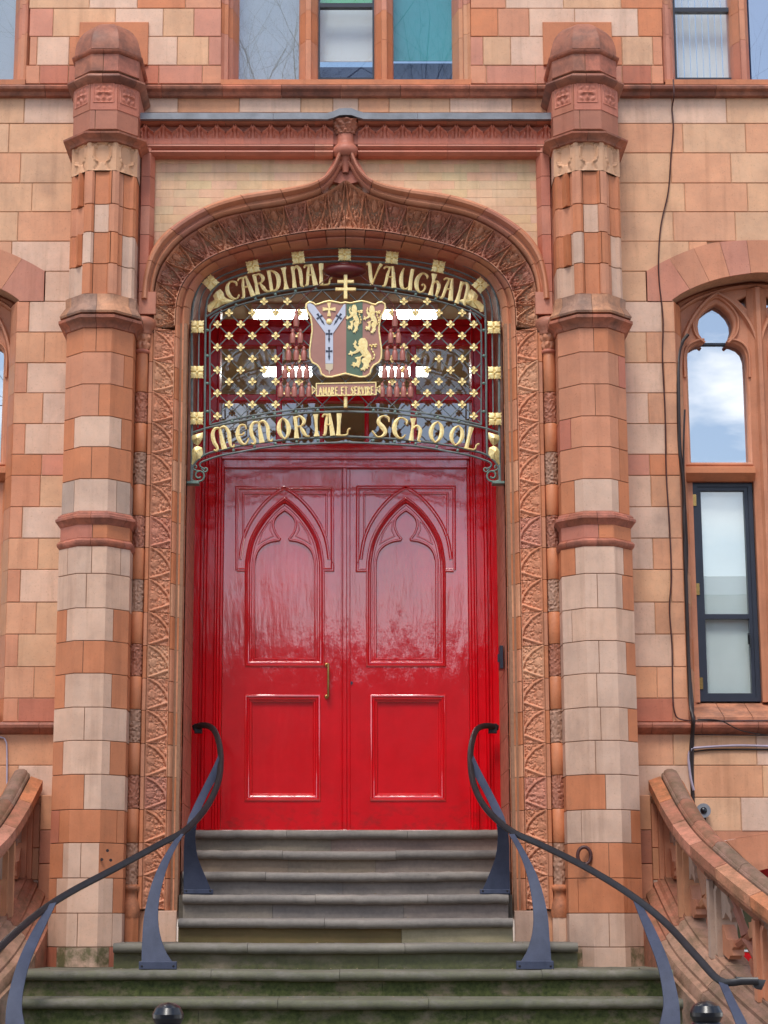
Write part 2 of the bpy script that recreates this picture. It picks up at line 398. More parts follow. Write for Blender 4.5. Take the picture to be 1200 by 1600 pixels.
YW = 0.15        # face of the walls
GAP = .0025
def ashlar(root, rows, Y=YW, xl=None, depth=.12, s=1, m='stone'):
    """rows of (y0,y1,[(x0,x1,colour)...]) measured on the photo; s=-1 for the wall left of the door (already photo x)"""
    bk = MB()
    for y0, y1, bl in rows:
        zt, zb = Zy(y0, Y), Zy(y1, Y); ym = (y0 + y1) / 2
        for x0, x1, c in bl:
            a, b = Xp(x0, ym, Y), Xp(x1, ym, Y)
            j = random.uniform(-.0015, .0015)
            ob = MB().box(a + GAP, b - GAP, Y + j, Y + depth, zb + GAP, zt - GAP, .003).build('stone_block', M[m], root, shade(c, .05, 1.12), smooth=0)
        a, b = Xp(bl[0][0], ym, Y), Xp(bl[-1][1], ym, Y)
        bk.box(a + .004, b - .004, Y + .007, Y + depth + .14, zb, zt)
    return bk
# world X of wall corners measured in the photo, so the courses stay plumb
def rowx(px, y_ref, y_mid, Y=YW):   # photo x of a plumb line seen at px on row y_ref, on row y_mid
    X_ = Xp(px, y_ref, Y); t = P(0, y_mid, Y); u = P(1000, y_mid, Y)
    return 1000 * (X_ - t.x) / (u.x - t.x)

# ------------------------------------------------------------------ flank walls with the traceried windows
XM = 2.885      # centre line of the flanking window
RY = [148, 193, 239, 286, 331, 377, 424, 471, 519, 567, 614, 662, 710, 743, 792, 841, 890, 941, 991, 1042, 1091, 1128]
def flank(s):
    side = 'right' if s > 0 else 'left'
    root = thing('terracotta_wall', 'pink and buff terracotta block wall %s' %
                 ('right of the doorway with cables and a dark casement' if s > 0 else 'left of the doorway beside a cropped window'), 'wall', (s * 2.6, YW, -2.25))
    colsR = {0: 'CCB', 1: 'LBL', 2: 'BLB', 3: 'BLB', 4: 'BLB', 5: 'BLL'}
    colsL = {0: 'CBB', 1: 'BBL', 2: 'BLB', 3: 'BBL', 4: 'LBB', 5: 'CLB'}
    rows = []
    def m(px): return px if s > 0 else 1080 - px
    for i in range(len(RY) - 1):
        y0, y1 = RY[i], RY[i + 1]; ym = (y0 + y1) / 2
        col = (colsR if s > 0 else colsL).get(i)
        if i < 6:
            if s > 0: xs = {0: [940, 1050, 1135, 1230, 1320, 1420], 1: [940, 1067, 1165, 1260, 1340, 1420], 2: [940, 1048, 1142, 1240, 1330, 1420],
                            3: [940, 1070, 1168, 1262, 1350, 1420], 4: [940, 1052, 1149, 1240, 1330, 1420], 5: [940, 1077, 1150, 1240, 1330, 1420]}[i]
            else: xs = {0: [940, 1042, 1130, 1230, 1420], 1: [940, 1066, 1160, 1260, 1420], 2: [940, 1048, 1140, 1230, 1420],
                        3: [940, 1030, 1120, 1220, 1420], 4: [940, 1052, 1150, 1250, 1420], 5: [940, 1064, 1150, 1250, 1420]}[i]
            if i == 5:
                xs = [xs[0], xs[1] if s > 0 else 1062, 1106]         # the relieving arch cuts this course
                col = col[:2]
            cc = (col * 3)
            bl = [(a, b, cc[k % len(cc)]) for k, (a, b) in enumerate(zip(xs, xs[1:]))]
        elif i == 6:
            bl = [(940, rowx(1010, 448, ym), 'B' if s > 0 else 'C')]
        else:
            e = rowx(1059, 633, ym); wide = (i % 2 == 1) if i < 13 else (i % 2 == 0)
            if i == 12: bl = [(940, rowx(1012, 633, ym), 'P'), (rowx(1012, 633, ym), e, 'O')]
            elif i == 20: bl = [(940, rowx(1036, 633, ym), 'R'), (rowx(1036, 633, ym), e, 'S')]
            elif wide: bl = [(940, rowx(1039, 633, ym), random.choice('CCCB')), (rowx(1039, 633, ym), e, 'L' if s > 0 else 'S')]
            else: bl = [(940, rowx(1013, 633, ym), random.choice('CBBK')), (rowx(1013, 633, ym), e, random.choice('LKSL'))]
        # beyond the window
        if i >= 7:
            xe = Xp(1059, 633, YW); xr = 2 * XM - xe
            t = P(0, ym, YW); u = P(1000, ym, YW); pr = 1000 * (xr - t.x) / (u.x - t.x)
            far = [(pr, pr + (20 if wide_(i) else 46), 'O'), (pr + (20 if wide_(i) else 46), pr + 130, 'B')]
        else: far = []
        def flip(bl): return bl if s > 0 else [(m(b), m(a), c) for a, b, c in reversed(bl)]
        rows.append((y0, y1, flip(bl), flip(far)))
    bk = ashlar(root, [(a, b, c) for a, b, c, d in rows])
    bk2 = ashlar(root, [(a, b, d) for a, b, c, d in rows if d])
    bk.v, off = bk.v + bk2.v, len(bk.v); bk.f += [tuple(off + i for i in f) for f in bk2.f]
    # lower courses under the sill
    low = [(1146, 1196), (1196, 1246), (1246, 1299), (1299, 1352), (1352, 1405), (1405, 1458), (1458, 1511), (1511, 1570), (1570, 1640)]
    lr = []
    for i, (a, b) in enumerate(low):
        if s > 0:
            if i < 3:
                xs = [[955, 1052, 1182, 1300, 1440], [955, 1082, 1192, 1320, 1440], [955, 1158, 1260, 1340, 1440]][i]
            else: xs = [955, 1035 + 22 * (i % 2), 1108 + 2 * i]
            lr.append((a, b, [(p, q, 'LCBKCB'[(k * 2 + i) % 6]) for k, (p, q) in enumerate(zip(xs, xs[1:]))]))
        else:
            xs = [-360, -240, -130, 28 if i % 2 else -30, 125]
            lr.append((a, b, [(p, q, 'CBCK'[(k + i) % 4]) for k, (p, q) in enumerate(zip(xs, xs[1:]))]))
    bk3 = ashlar(root, lr)
    bk.v, off = bk.v + bk3.v, len(bk.v); bk.f += [tuple(off + i for i in f) for f in bk3.f]
    bk.build('mortar', M['mortar_light'], root, smooth=0)
    S_ = lambda x: s * x
    # relieving arch over the window: voussoirs with a dark soffit
    def wl(pts, Y): return [Vector((P(x, y, Y).x, P(x, y, Y).z)) for x, y in pts]
    def full(half):   # mirror the left half about the mullion line
        h = [p for p in half if p[0] < XM - .01]; crown = Vector((XM, half[-1][1]))
        return h + [crown] + [Vector((2 * XM - p[0], p[1])) for p in reversed(h)]
    intr = full(cat(wl([(1050, 469), (1070, 456), (1100, 443), (1135, 433), (1181, 426)], YW), 4))
    extr = full(cat(wl([(1009, 424), (1035, 409), (1070, 393), (1110, 380), (1150, 376), (1181, 375)], YW), 4))
    I_, E_ = resample(intr, 46), resample(extr, 46); nV = 9
    for k in range(nV):
        a, b = k * 45 // nV, (k + 1) * 45 // nV
        o_ = [p for p in E_[a:b + 1]]; i_ = [p for p in I_[a:b + 1]]
        poly = [(S_(p[0]), p[1]) for p in o_] + [(S_(p[0]), p[1]) for p in reversed(i_)]
        # shrink the joints a little
        c0 = sum((Vector(p) for p in poly), Vector((0, 0))) / len(poly)
        poly = [tuple(c0 + (Vector(p) - c0) * .986) for p in poly]
        MB().prism(poly, YW - .003, YW + .2).build('arch_stone', M['stone'], root, shade('PSSPSSSPS'[k]), smooth=20)
    # spring blocks of the arch, and the mortar behind it
    prs = [(S_(p[0]), p[1]) for p in E_] + [(S_(p[0]), p[1]) for p in reversed(I_)]
    MB().prism(prs, YW + .012, YW + .18).build('mortar', M['mortar_light'], root, smooth=0)
    bs_ = [(S_(p[0]), p[1]) for p in E_] + [(S_(E_[-1][0]), Zy(370, YW)), (S_(E_[0][0]), Zy(370, YW))]
    MB().prism(bs_, YW + .014, YW + .3).build('mortar', M['mortar_light'], root, smooth=0)
    ab = [(S_(p[0]), p[1]) for p in E_[9:-9]] ; zt_ = Zy(377, YW) + .0
    ia = [(S_(I_[0][0]), I_[0][1]), (S_(I_[4][0]), I_[4][1] - .0), (S_(I_[4][0]), I_[0][1])]
    for q in (0, 1):
        f2 = (lambda x: x) if not q else (lambda x: 2 * XM - x)
        x_ = Xp(1059, 633, YW); zt2 = Zy(424, YW); z3 = I_[0][1]
        a2_, b2_ = sorted((S_(f2(x_ - .1)), S_(f2(x_))))
        MB().box(a2_, b2_, YW + .02, YW + .3, Zy(475, YW), z3).build('mortar', M['mortar_light'], root, smooth=0)
    for q in (0, 1):
        f2 = (lambda x: S_(x)) if not q else (lambda x: S_(2 * XM - x)); A1, A2 = P(1010.5, 424.5, YW), P(1050.5, 468.5, YW); zq = Zy(470.5, YW)
        MB().prism([(f2(A1.x), A1.z), (f2(A2.x), A2.z), (f2(A2.x), zq), (f2(A1.x), zq)], YW - .0035, YW + .2).build('arch_stone', M['stone'], root, shade('P'), 0)
    # soffit reveal
    n = len(I_)
    for k in range(nV):
        a, b = k * 45 // nV, (k + 1) * 45 // nV
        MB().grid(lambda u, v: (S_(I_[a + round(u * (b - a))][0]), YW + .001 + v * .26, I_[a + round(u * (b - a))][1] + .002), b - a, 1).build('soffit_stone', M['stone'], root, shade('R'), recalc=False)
    XE = Xp(1059, 633, YW)
    # stepped stone jambs of the window
    X1 = Xp(1067, 633, YW + .15); X2 = Xp(1076, 633, .45)
    for mm in (0, 1):
        fx = (lambda x: S_(x)) if mm == 0 else (lambda x: S_(2 * XM - x))
        for i in range(7, 21):
            zt, zb = Zy(RY[i], YW), Zy(RY[i + 1], YW)
            pl = [(fx(XE), YW + .002), (fx(X1 - .012), YW + .1), (fx(X1), YW + .13), (fx(X1 + .01), YW + .2), (fx(X2), .44), (fx(X2), .52), (fx(XE - .03), .52), (fx(XE - .03), YW + .03)]
            MB().prism_z(pl, zb + .001, zt - .001).build('jamb_stone', M['stone'], root, shade(random.choice('OSSK')), smooth=0)
    # tracery plate with pierced lights, mullion, transom
    YT = .36
    hole = [(1078, 722), (1074, 600), (1073, 566), (1075, 551), (1081, 542), (1090, 537), (1100, 535), (1099, 531), (1092.5, 521), (1090.5, 509), (1092.5, 498), (1099, 488), (1109, 480),
            (1119, 474.5), (1129, 480), (1139, 490), (1144.5, 501), (1145.5, 511), (1142.5, 522), (1136.5, 531), (1136, 535), (1145, 536), (1155, 540), (1162, 547), (1166, 558), (1167.5, 580), (1173, 722)]
    hw = [(P(x, y, YT).x, P(x, y, YT).z) for x, y in hole]
    eye = [(P(x, y, YT).x, P(x, y, YT).z) for x, y in [(1153, 468), (1170, 462), (1176, 461), (1176, 478), (1168, 483)]]
    zb = Zy(728, YT)
    out = [(X1 - .01, zb)] + [(p[0], p[1] + .0) for p in I_ if X1 - .01 < p[0] < 2 * XM - X1 + .01] + [(2 * XM - X1 + .01, zb)]
    mir = lambda pl: [(2 * XM - x, z) for x, z in pl]
    sx = lambda pl: [(S_(x), z) for x, z in pl]
    win = plate('window', sx(out), [sx(hw), sx(mir(hw)), sx(eye), sx(mir(eye))], YT, .1, M['stone'], root, .012, shade('S'), label='pointed stone tracery window with two lights')
    # ribs on the tracery
    def rib(pts, wd=.028, hgt=.035, nm='rib', smoothn=5):
        w3 = [Vector((S_(P(x, y, YT).x), YT, P(x, y, YT).z)) for x, y in pts]
        w3 = cat(w3, smoothn) if smoothn else w3
        for q in (w3, [Vector((S_(2 * XM) - p.x, p.y, p.z)) for p in w3]):
            MB().sweep(q, (0, -1, 0), [(-wd / 2, -.01), (-wd / 2, hgt * .4), (-wd / 5, hgt), (wd / 5, hgt), (wd / 2, hgt * .4), (wd / 2, -.01)]).build(nm, M['stone'], win, shade('S'), 40)
    rib([(1062, 600), (1063, 560), (1070, 525), (1084, 495), (1103, 472), (1120, 460)], .034, .04)
    rib([(1120, 460), (1140, 472), (1160, 492), (1174, 515), (1181, 535)], .034, .04)
    rib([(1101, 536), (1088, 525), (1083, 508), (1086, 491), (1099, 477), (1119, 465), (1138, 477), (1150, 492), (1153, 508), (1149, 524), (1137, 536)], .022, .022)
    rib([(1070, 590), (1069, 556), (1075, 541), (1087, 533), (1100, 531)], .02, .02)
    rib([(1137, 531), (1150, 532), (1163, 540), (1170, 556), (1171, 590)], .02, .02)
    rib([(1060, 486), (1085, 470), (1120, 457), (1150, 450), (1181, 447)], .03, .03)
    mz = Zy(RY[20] + 6, YT)
    MB().sweep([(S_(XM), YT, Zy(452, YT)), (S_(XM), YT, mz)], (0, -1, 0), [(-.07, -.12), (-.07, 0), (-.03, .03), (-.014, .055), (.014, .055), (.03, .03), (.07, 0), (.07, -.12)]).build('mullion', M['stone'], win, shade('S'), 0)
    za, zb2 = Zy(722, YT), Zy(752, YT)
    for mm in (0, 1):
        fx = (lambda x: S_(x)) if mm == 0 else (lambda x: S_(2 * XM - x))
        a, b = sorted((fx(X1 - .01), fx(XM - .07)))
        MB().add([(a, YT - .07, zb2 + .045), (b, YT - .07, zb2 + .045), (b, YT - .07, zb2 + .085), (a, YT - .07, zb2 + .085), (a, YT + .1, za), (b, YT + .1, za), (a, YT + .1, zb2), (b, YT + .1, zb2), (a, YT - .01, zb2), (b, YT - .01, zb2)],
                 [(0, 1, 2, 3), (3, 2, 5, 4), (4, 5, 7, 6), (6, 7, 9, 8), (8, 9, 1, 0), (0, 3, 4, 6, 8), (1, 9, 7, 5, 2)]).build('transom', M['stone'], win, shade('O'), 0)
        # stone beside the lower casement
        x0 = Xp(1081, 760, .42); x1 = Xp(1174, 760, .42)
        a, b = sorted((fx(X1 - .01), fx(x0 - .002)))
        MB().box(a, b, YT + .02, YT + .16, mz, zb2).build('jamb_stone', M['stone'], win, shade('S'), 0)
        # upper glass
        a, b = sorted((fx(X2 - .03), fx(XM - .02)))
        MB().box(a, b, YT + .085, YT + .09, za + .0, Zy(462, YT)).build('pane', M['glass_strong'], win, smooth=0)
        MB().box(a - .1, b + .1, YT + .14, YT + .16, za - .2, Zy(420, YT)).build('blind', M['blind_blue'] if mm == 0 else M['blind_white'], win, smooth=0)
        na, nb_ = sorted((fx(P(1098, 533, YT).x), fx(P(1138, 533, YT).x))); nz_ = P(1098, 533.5, YT).z
        MB().box(na - .02, nb_ + .02, YT + .06, YT + .083, nz_ - .007, nz_ + .007).build('glazing_bar', M['frame_dark'], win, smooth=0)
        # dark casement
        cz0, cz1 = Zy(1096, .4), Zy(754, .4)
        a, b = sorted((fx(x0), fx(x1 if mm == 0 else x1)))
        fw = .052
        def ring(a, b, z0, z1, t, y0, y1, nm, mt):
            m_ = MB(); m_.box(a, a + t, y0, y1, z0, z1); m_.box(b - t, b, y0, y1, z0, z1); m_.box(a + t, b - t, y0, y1, z0, z0 + t); m_.box(a + t, b - t, y0, y1, z1 - t, z1)
            return m_.build(nm, mt, win, smooth=0)
        ring(a, b, cz0, cz1, .03, .395, .46, 'casement_frame', M['frame_dark']); ring(a + .03, b - .03, cz0 + .03, cz1 - .03, .026, .405, .45, 'casement_frame', M['frame_dark'])
        zm = Zy(963, .4)
        MB().box(a + .056, b - .056, .402, .45, zm - .016, zm + .016).build('glazing_bar', M['frame_dark'], win, smooth=0)
        MB().box(a + .056, b - .056, .43, .436, zm + .017, cz1 - .056).build('pane', M['glass'], win, smooth=0)
        MB().box(a + .056, b - .056, .43, .436, cz0 + .056, zm - .017).build('pane', M['glass'], win, smooth=0)
        MB().box(a + .04, b - .04, .462, .47, cz0, cz1).build('blind', M['blind_sage'], win, smooth=0)
        if mm == 0:
            h = MB(); hx = fx(x1) - S_(.045 + .02); hzz = Zy(1000, .4)
            h.box(hx - .008, hx + .008, .385, .405, hzz - .03, hzz + .045); h.tube([(hx, .385, hzz + .035), (hx, .365, hzz + .03), (hx + .004, .36, hzz - .06)], .007, 6); h.build('handle', M['black_gloss'], win)
            for yy in (782, 921, 1068):
                zh = Zy(yy, .4); e0 = fx(x0)
                MB().box(e0 - .004, e0 + .022, .386, .394, zh - .04, zh + .04).build('hinge', M['brass'], win, smooth=0)
    # sloping window sill, then the moulded sill course
    zs0, zs1 = Zy(1128, YW), Zy(1093.5, .4)
    for k in range(6):
        xa = X1 - .02 + k * (2 * (XM - X1) + .04) / 6; xb = X1 - .02 + (k + 1) * (2 * (XM - X1) + .04) / 6
        a, b = sorted((S_(xa + .002), S_(xb - .002)))
        MB().add([(a, YW - .02, zs0), (b, YW - .02, zs0), (b, YW - .02, zs0 + .03), (a, YW - .02, zs0 + .03), (a, .46, zs1), (b, .46, zs1), (a, .46, zs0), (b, .46, zs0)],
                 [(0, 1, 2, 3), (3, 2, 5, 4), (4, 5, 7, 6), (6, 7, 1, 0), (0, 3, 4, 6), (1, 7, 5, 2)]).build('sill_stone', M['stone_dirty'], root, shade('S'), 0)
    zt, zb = Zy(1128, YW - .05), Zy(1146, YW - .05)
    xs = [1.75, 2.02, 2.35, 2.72, 3.08, 3.45, 3.8, 4.2]
    for a, b in zip(xs, xs[1:]):
        pa = [(S_(a + .0015), YW, 0), (S_(b - .0015), YW, 0)]
        if s < 0: pa.reverse()
        MB().sweep([(p[0], YW, zt) for p in pa], (0, 0, 1), [(.05, -.01), (-.06, -.004), (-.07, -.02), (-.066, -.038), (-.03, -.062), (-.004, -.078), (.05, -.078)]).build('sill_moulding', M['stone_dirty'], root, shade('R'), 40)
    return root
def wide_(i): return (i % 2 == 1) if i < 13 else (i % 2 == 0)
wallR = flank(1); wallL = flank(-1)

# ------------------------------------------------------------------ upper wall with windows, string course
up = thing('terracotta_wall', 'upper storey wall of cream and pink terracotta with windows above the string course', 'wall', (0, YW, 3.9))
URY = [-150, -110, -72, -32, 13, 57, 102, 131]
UC = {4: [(46, 83, 'P'), (83, 180, 'B'), (180, 255, 'C'), (255, 303, 'B'), (303, 346, 'P')], 5: [(46, 58, 'S'), (58, 108, 'C'), (108, 218, 'O'), (218, 277, 'C'), (277, 326, 'B'), (326, 346, 'P')],
      6: [(40, 62, 'S'), (62, 107, 'R'), (107, 215, 'R'), (215, 248, 'R'), (248, 316, 'P'), (316, 346, 'S')]}
URC = {4: [(735, 778, 'O'), (778, 827, 'S'), (827, 898, 'C'), (898, 997, 'C'), (997, 1035, 'O')], 5: [(735, 755, 'P'), (755, 798, 'B'), (798, 863, 'C'), (863, 972, 'O'), (972, 1020, 'B'), (1020, 1035, 'S')],
       6: [(735, 760, 'S'), (760, 837, 'P'), (837, 972, 'P'), (972, 1018, 'R'), (1018, 1037, 'S')]}
rows = []
for i in range(len(URY) - 1):
    l = UC.get(i) or [(46, 120 + 20 * (i % 2), 'B'), (120 + 20 * (i % 2), 215, 'C'), (215, 290, 'BO'[i % 2]), (290, 346, 'S')]
    r = URC.get(i) or [(735, 790, 'S'), (790, 880, 'C'), (880, 950 + 20 * (i % 2), 'B'), (950 + 20 * (i % 2), 1035, 'O')]
    rows += [(URY[i], URY[i + 1], l), (URY[i], URY[i + 1], r)]
bk = ashlar(up, rows)
row8 = [(148, 176, [(190, 278, 'C'), (278, 374, 'K'), (374, 470, 'C'), (470, 520, 'B'), (520, 560, 'C'), (560, 608, 'K'), (608, 703, 'B'), (703, 800, 'C'), (800, 890, 'K')]),
        (176, 200, [(190, 300, 'C'), (300, 420, 'K'), (420, 540, 'C'), (540, 660, 'B'), (660, 780, 'C'), (780, 890, 'K')])]
b2 = ashlar(up, row8); bk.v, off = bk.v + b2.v, len(bk.v); bk.f += [tuple(off + i for i in f) for f in b2.f]
bk.build('mortar', M['mortar_light'], up, smooth=0)
# string course
zt = Zy(132, YW - .08); xx = -4.4; k = 0
while xx < 4.4:
    ln = random.uniform(.36, .5)
    MB().sweep([(xx + .0015, YW, zt), (xx + ln - .0015, YW, zt)], (0, 0, 1), [(.06, .03), (0, .03), (-.075, 0), (-.085, -.014), (-.08, -.03), (-.05, -.042), (-.04, -.066), (0, -.07), (.06, -.07)]).build('string_course', M['stone_dirty'], up, shade('RTRDTR'[k % 6]), 40)
    xx += ln; k += 1
def upper_window(x0, x1, mulls, lights, label):
    """x0..x1 photo columns of the opening, mulls [(a,b)], lights [(a,b,kind)]"""
    YG = .40
    ztop, zbot = Zy(-150, YG), Zy(124, YG); zs0, zs1 = Zy(133, YW), Zy(124, YW - .012)
    win = MB()
    # sloping sill and fillets
    a, b = Xp(x0, 60, YW), Xp(x1, 60, YW)
    win.add([(a, YW - .012, zs0), (b, YW - .012, zs0), (b, YW - .012, zs1), (a, YW - .012, zs1), (a, YG + .1, zbot), (b, YG + .1, zbot), (a, YG + .1, zs0), (b, YG + .1, zs0)],
            [(0, 1, 2, 3), (3, 2, 5, 4), (4, 5, 7, 6), (6, 7, 1, 0), (0, 3, 4, 6), (1, 7, 5, 2)])
    wo_ = win.build('window', M['stone'], up, shade('O'), 0, label=label)
    zz = [zs1 - .01] + [Zy(y, YG) for y in (74, 28, -18, -64, -110, -150)]
    # jambs at both ends
    for xe, sg in ((x0, 1), (x1, -1)):
        Xe = Xp(xe, 60, YW)
        li = min(lights, key=lambda l: abs((l[0] if sg > 0 else l[1]) - xe)); Xg = Xp(li[0] if sg > 0 else li[1], 60, YG)
        for z0, z1 in zip(zz, zz[1:]):
            pl = [(Xe, YW + .003), (Xe + sg * .02, YW + .03), (Xe + sg * .045, YW + .035), (Xe + sg * .05, YW + .09), (Xe + sg * .075, YW + .10), (Xg - sg * .008, YG - .03), (Xg, YG), (Xg, YG + .1), (Xe - sg * .02, YG + .1), (Xe - sg * .02, YW + .05)]
            MB().prism_z(pl, z0 + .0012, z1 - .0012).build('jamb_stone', M['stone'], wo_, shade(random.choice('SOPK')), 0)
    for a_, b_ in mulls:
        A, B = Xp(a_, 60, YG - .08), Xp(b_, 60, YG - .08); m_ = (A + B) / 2
        for z0, z1 in zip(zz, zz[1:]):
            pl = [(A, YG), (A + .01, YG - .04), (m_ - .022, YG - .10), (m_ - .018, YG - .13), (m_ + .018, YG - .13), (m_ + .022, YG - .10), (B - .01, YG - .04), (B, YG), (B, YG + .1), (A, YG + .1)]
            MB().prism_z(pl, z0 + .0012, z1 - .0012).build('mullion_stone', M['stone'], wo_, shade(random.choice('SOP')), 0)
    for a_, b_, kd in lights:
        A, B = Xp(a_, 60, YG), Xp(b_, 60, YG)
        if kd in 'GW':   # a framed sash
            fr = MB(); t = .014
            fr.box(A, A + t, YG, YG + .05, zbot, ztop); fr.box(B - t, B, YG, YG + .05, zbot, ztop); fr.box(A + t, B - t, YG, YG + .05, zbot, zbot + t)
            zr = Zy(7 if kd == 'G' else 14, YG); fr.box(A + t, B - t, YG, YG + .05, zr - .02, zr + .012); fr.build('sash_frame', M['frame_dark'], wo_, smooth=0)
            MB().box(A + t, B - t, YG + .025, YG + .03, zbot + t, zr - .02).build('pane', M['glass_weak'], wo_, smooth=0)
            MB().box(A + t, B - t, YG + .025, YG + .03, zr + .012, ztop).build('pane', M['glass'], wo_, smooth=0)
        else: MB().box(A, B, YG + .025, YG + .03, zbot, ztop).build('pane', M['glass_strong'] if kd == 'S' else (M['glass_weak'] if kd == 'T' else M['glass']), wo_, smooth=0)
        Yb = YG + .14
        if kd == 'G':
            MB().box(A - .05, B + .05, Yb, Yb + .01, Zy(96, Yb), Zy(8, Yb)).build('blind', M['blind_white'], wo_, smooth=0)
            MB().box(A - .05, B + .05, Yb + .1, Yb + .11, Zy(140, Yb), Zy(96, Yb)).build('backing', M['blind_blue'], wo_, smooth=0)
            MB().box(A - .05, B + .05, Yb, Yb + .01, Zy(5, Yb), Zy(-70, Yb)).build('card', M['green_card'], wo_, smooth=0)
        elif kd == 'T':
            MB().box(A - .05, B + .05, Yb, Yb + .01, Zy(95, Yb), Zy(-150, Yb)).build('blind', M['blind_teal'], wo_, smooth=0)
            MB().box(A - .05, B + .05, Yb + .1, Yb + .11, Zy(140, Yb), Zy(90, Yb)).build('backing', M['blind_blue'], wo_, smooth=0)
        elif kd == 'W':
            bl = MB(); 
            for q in range(9):
                u0 = A + (B - A) * q / 9; bl.box(u0 + .003, u0 + (B - A) / 9 - .003, Yb + (q % 2) * .006, Yb + .01, zbot - .1, ztop)
            bl.build('blind', M['blind_white'], wo_, smooth=0)
        else: MB().box(A - .05, B + .05, Yb, Yb + .01, zbot - .1, ztop).build('blind', M['blind_grey'] if kd == 'F' else M['blind_blue'], wo_, smooth=0)
upper_window(346, 735, [(467, 497), (585, 615)], [(373, 467, 'F'), (497, 585, 'G'), (615, 707, 'T')], 'three light window above the doorway with a teal blind on the right')
upper_window(1037, 1330, [(1144, 1173), (1265, 1293)], [(1053, 1144, 'W'), (1173, 1265, 'S'), (1293, 1310, 'S')], 'upper window with a white blind at the right edge')
upper_window(-250, 42, [(-87, -60)], [(-220, -87, 'F'), (-60, 23, 'F')], 'upper window at the left edge')
up2 = MB().box(Xp(1330, 60, YW), 6, YW + .01, YW + .3, 4, 6.5); up2.box(-6, Xp(-250, 60, YW), YW + .01, YW + .3, 4, 6.5); up2.build('end_wall', M['stone'], up, shade('B'), 0)
# ------------------------------------------------------------------ half-octagon piers
XPIER, YPC = 1.647, -0.1
T8 = math.tan(R(22.5))
def octp(a, xc, back=YW + .05):
    h = a * T8
    return [Vector((xc - a, back, 0)), Vector((xc - a, YPC - h, 0)), Vector((xc - h, YPC - a, 0)), Vector((xc + h, YPC - a, 0)), Vector((xc + a, YPC - h, 0)), Vector((xc + a, back, 0))]
def sub(path, u0, u1):
    out = []; k0 = int(u0); f = u0 - k0
    out.append(path[k0].lerp(path[min(k0 + 1, len(path) - 1)], f))
    for k in range(k0 + 1, math.ceil(u1 - 1e-9)): out.append(path[k].copy())
    k1 = min(int(u1), len(path) - 2); out.append(path[k1].lerp(path[k1 + 1], u1 - k1)); return out
def trim(path, g):
    a = (path[1] - path[0]); b = (path[-2] - path[-1])
    path[0] = path[0] + a.normalized() * g; path[-1] = path[-1] + b.normalized() * g; return path
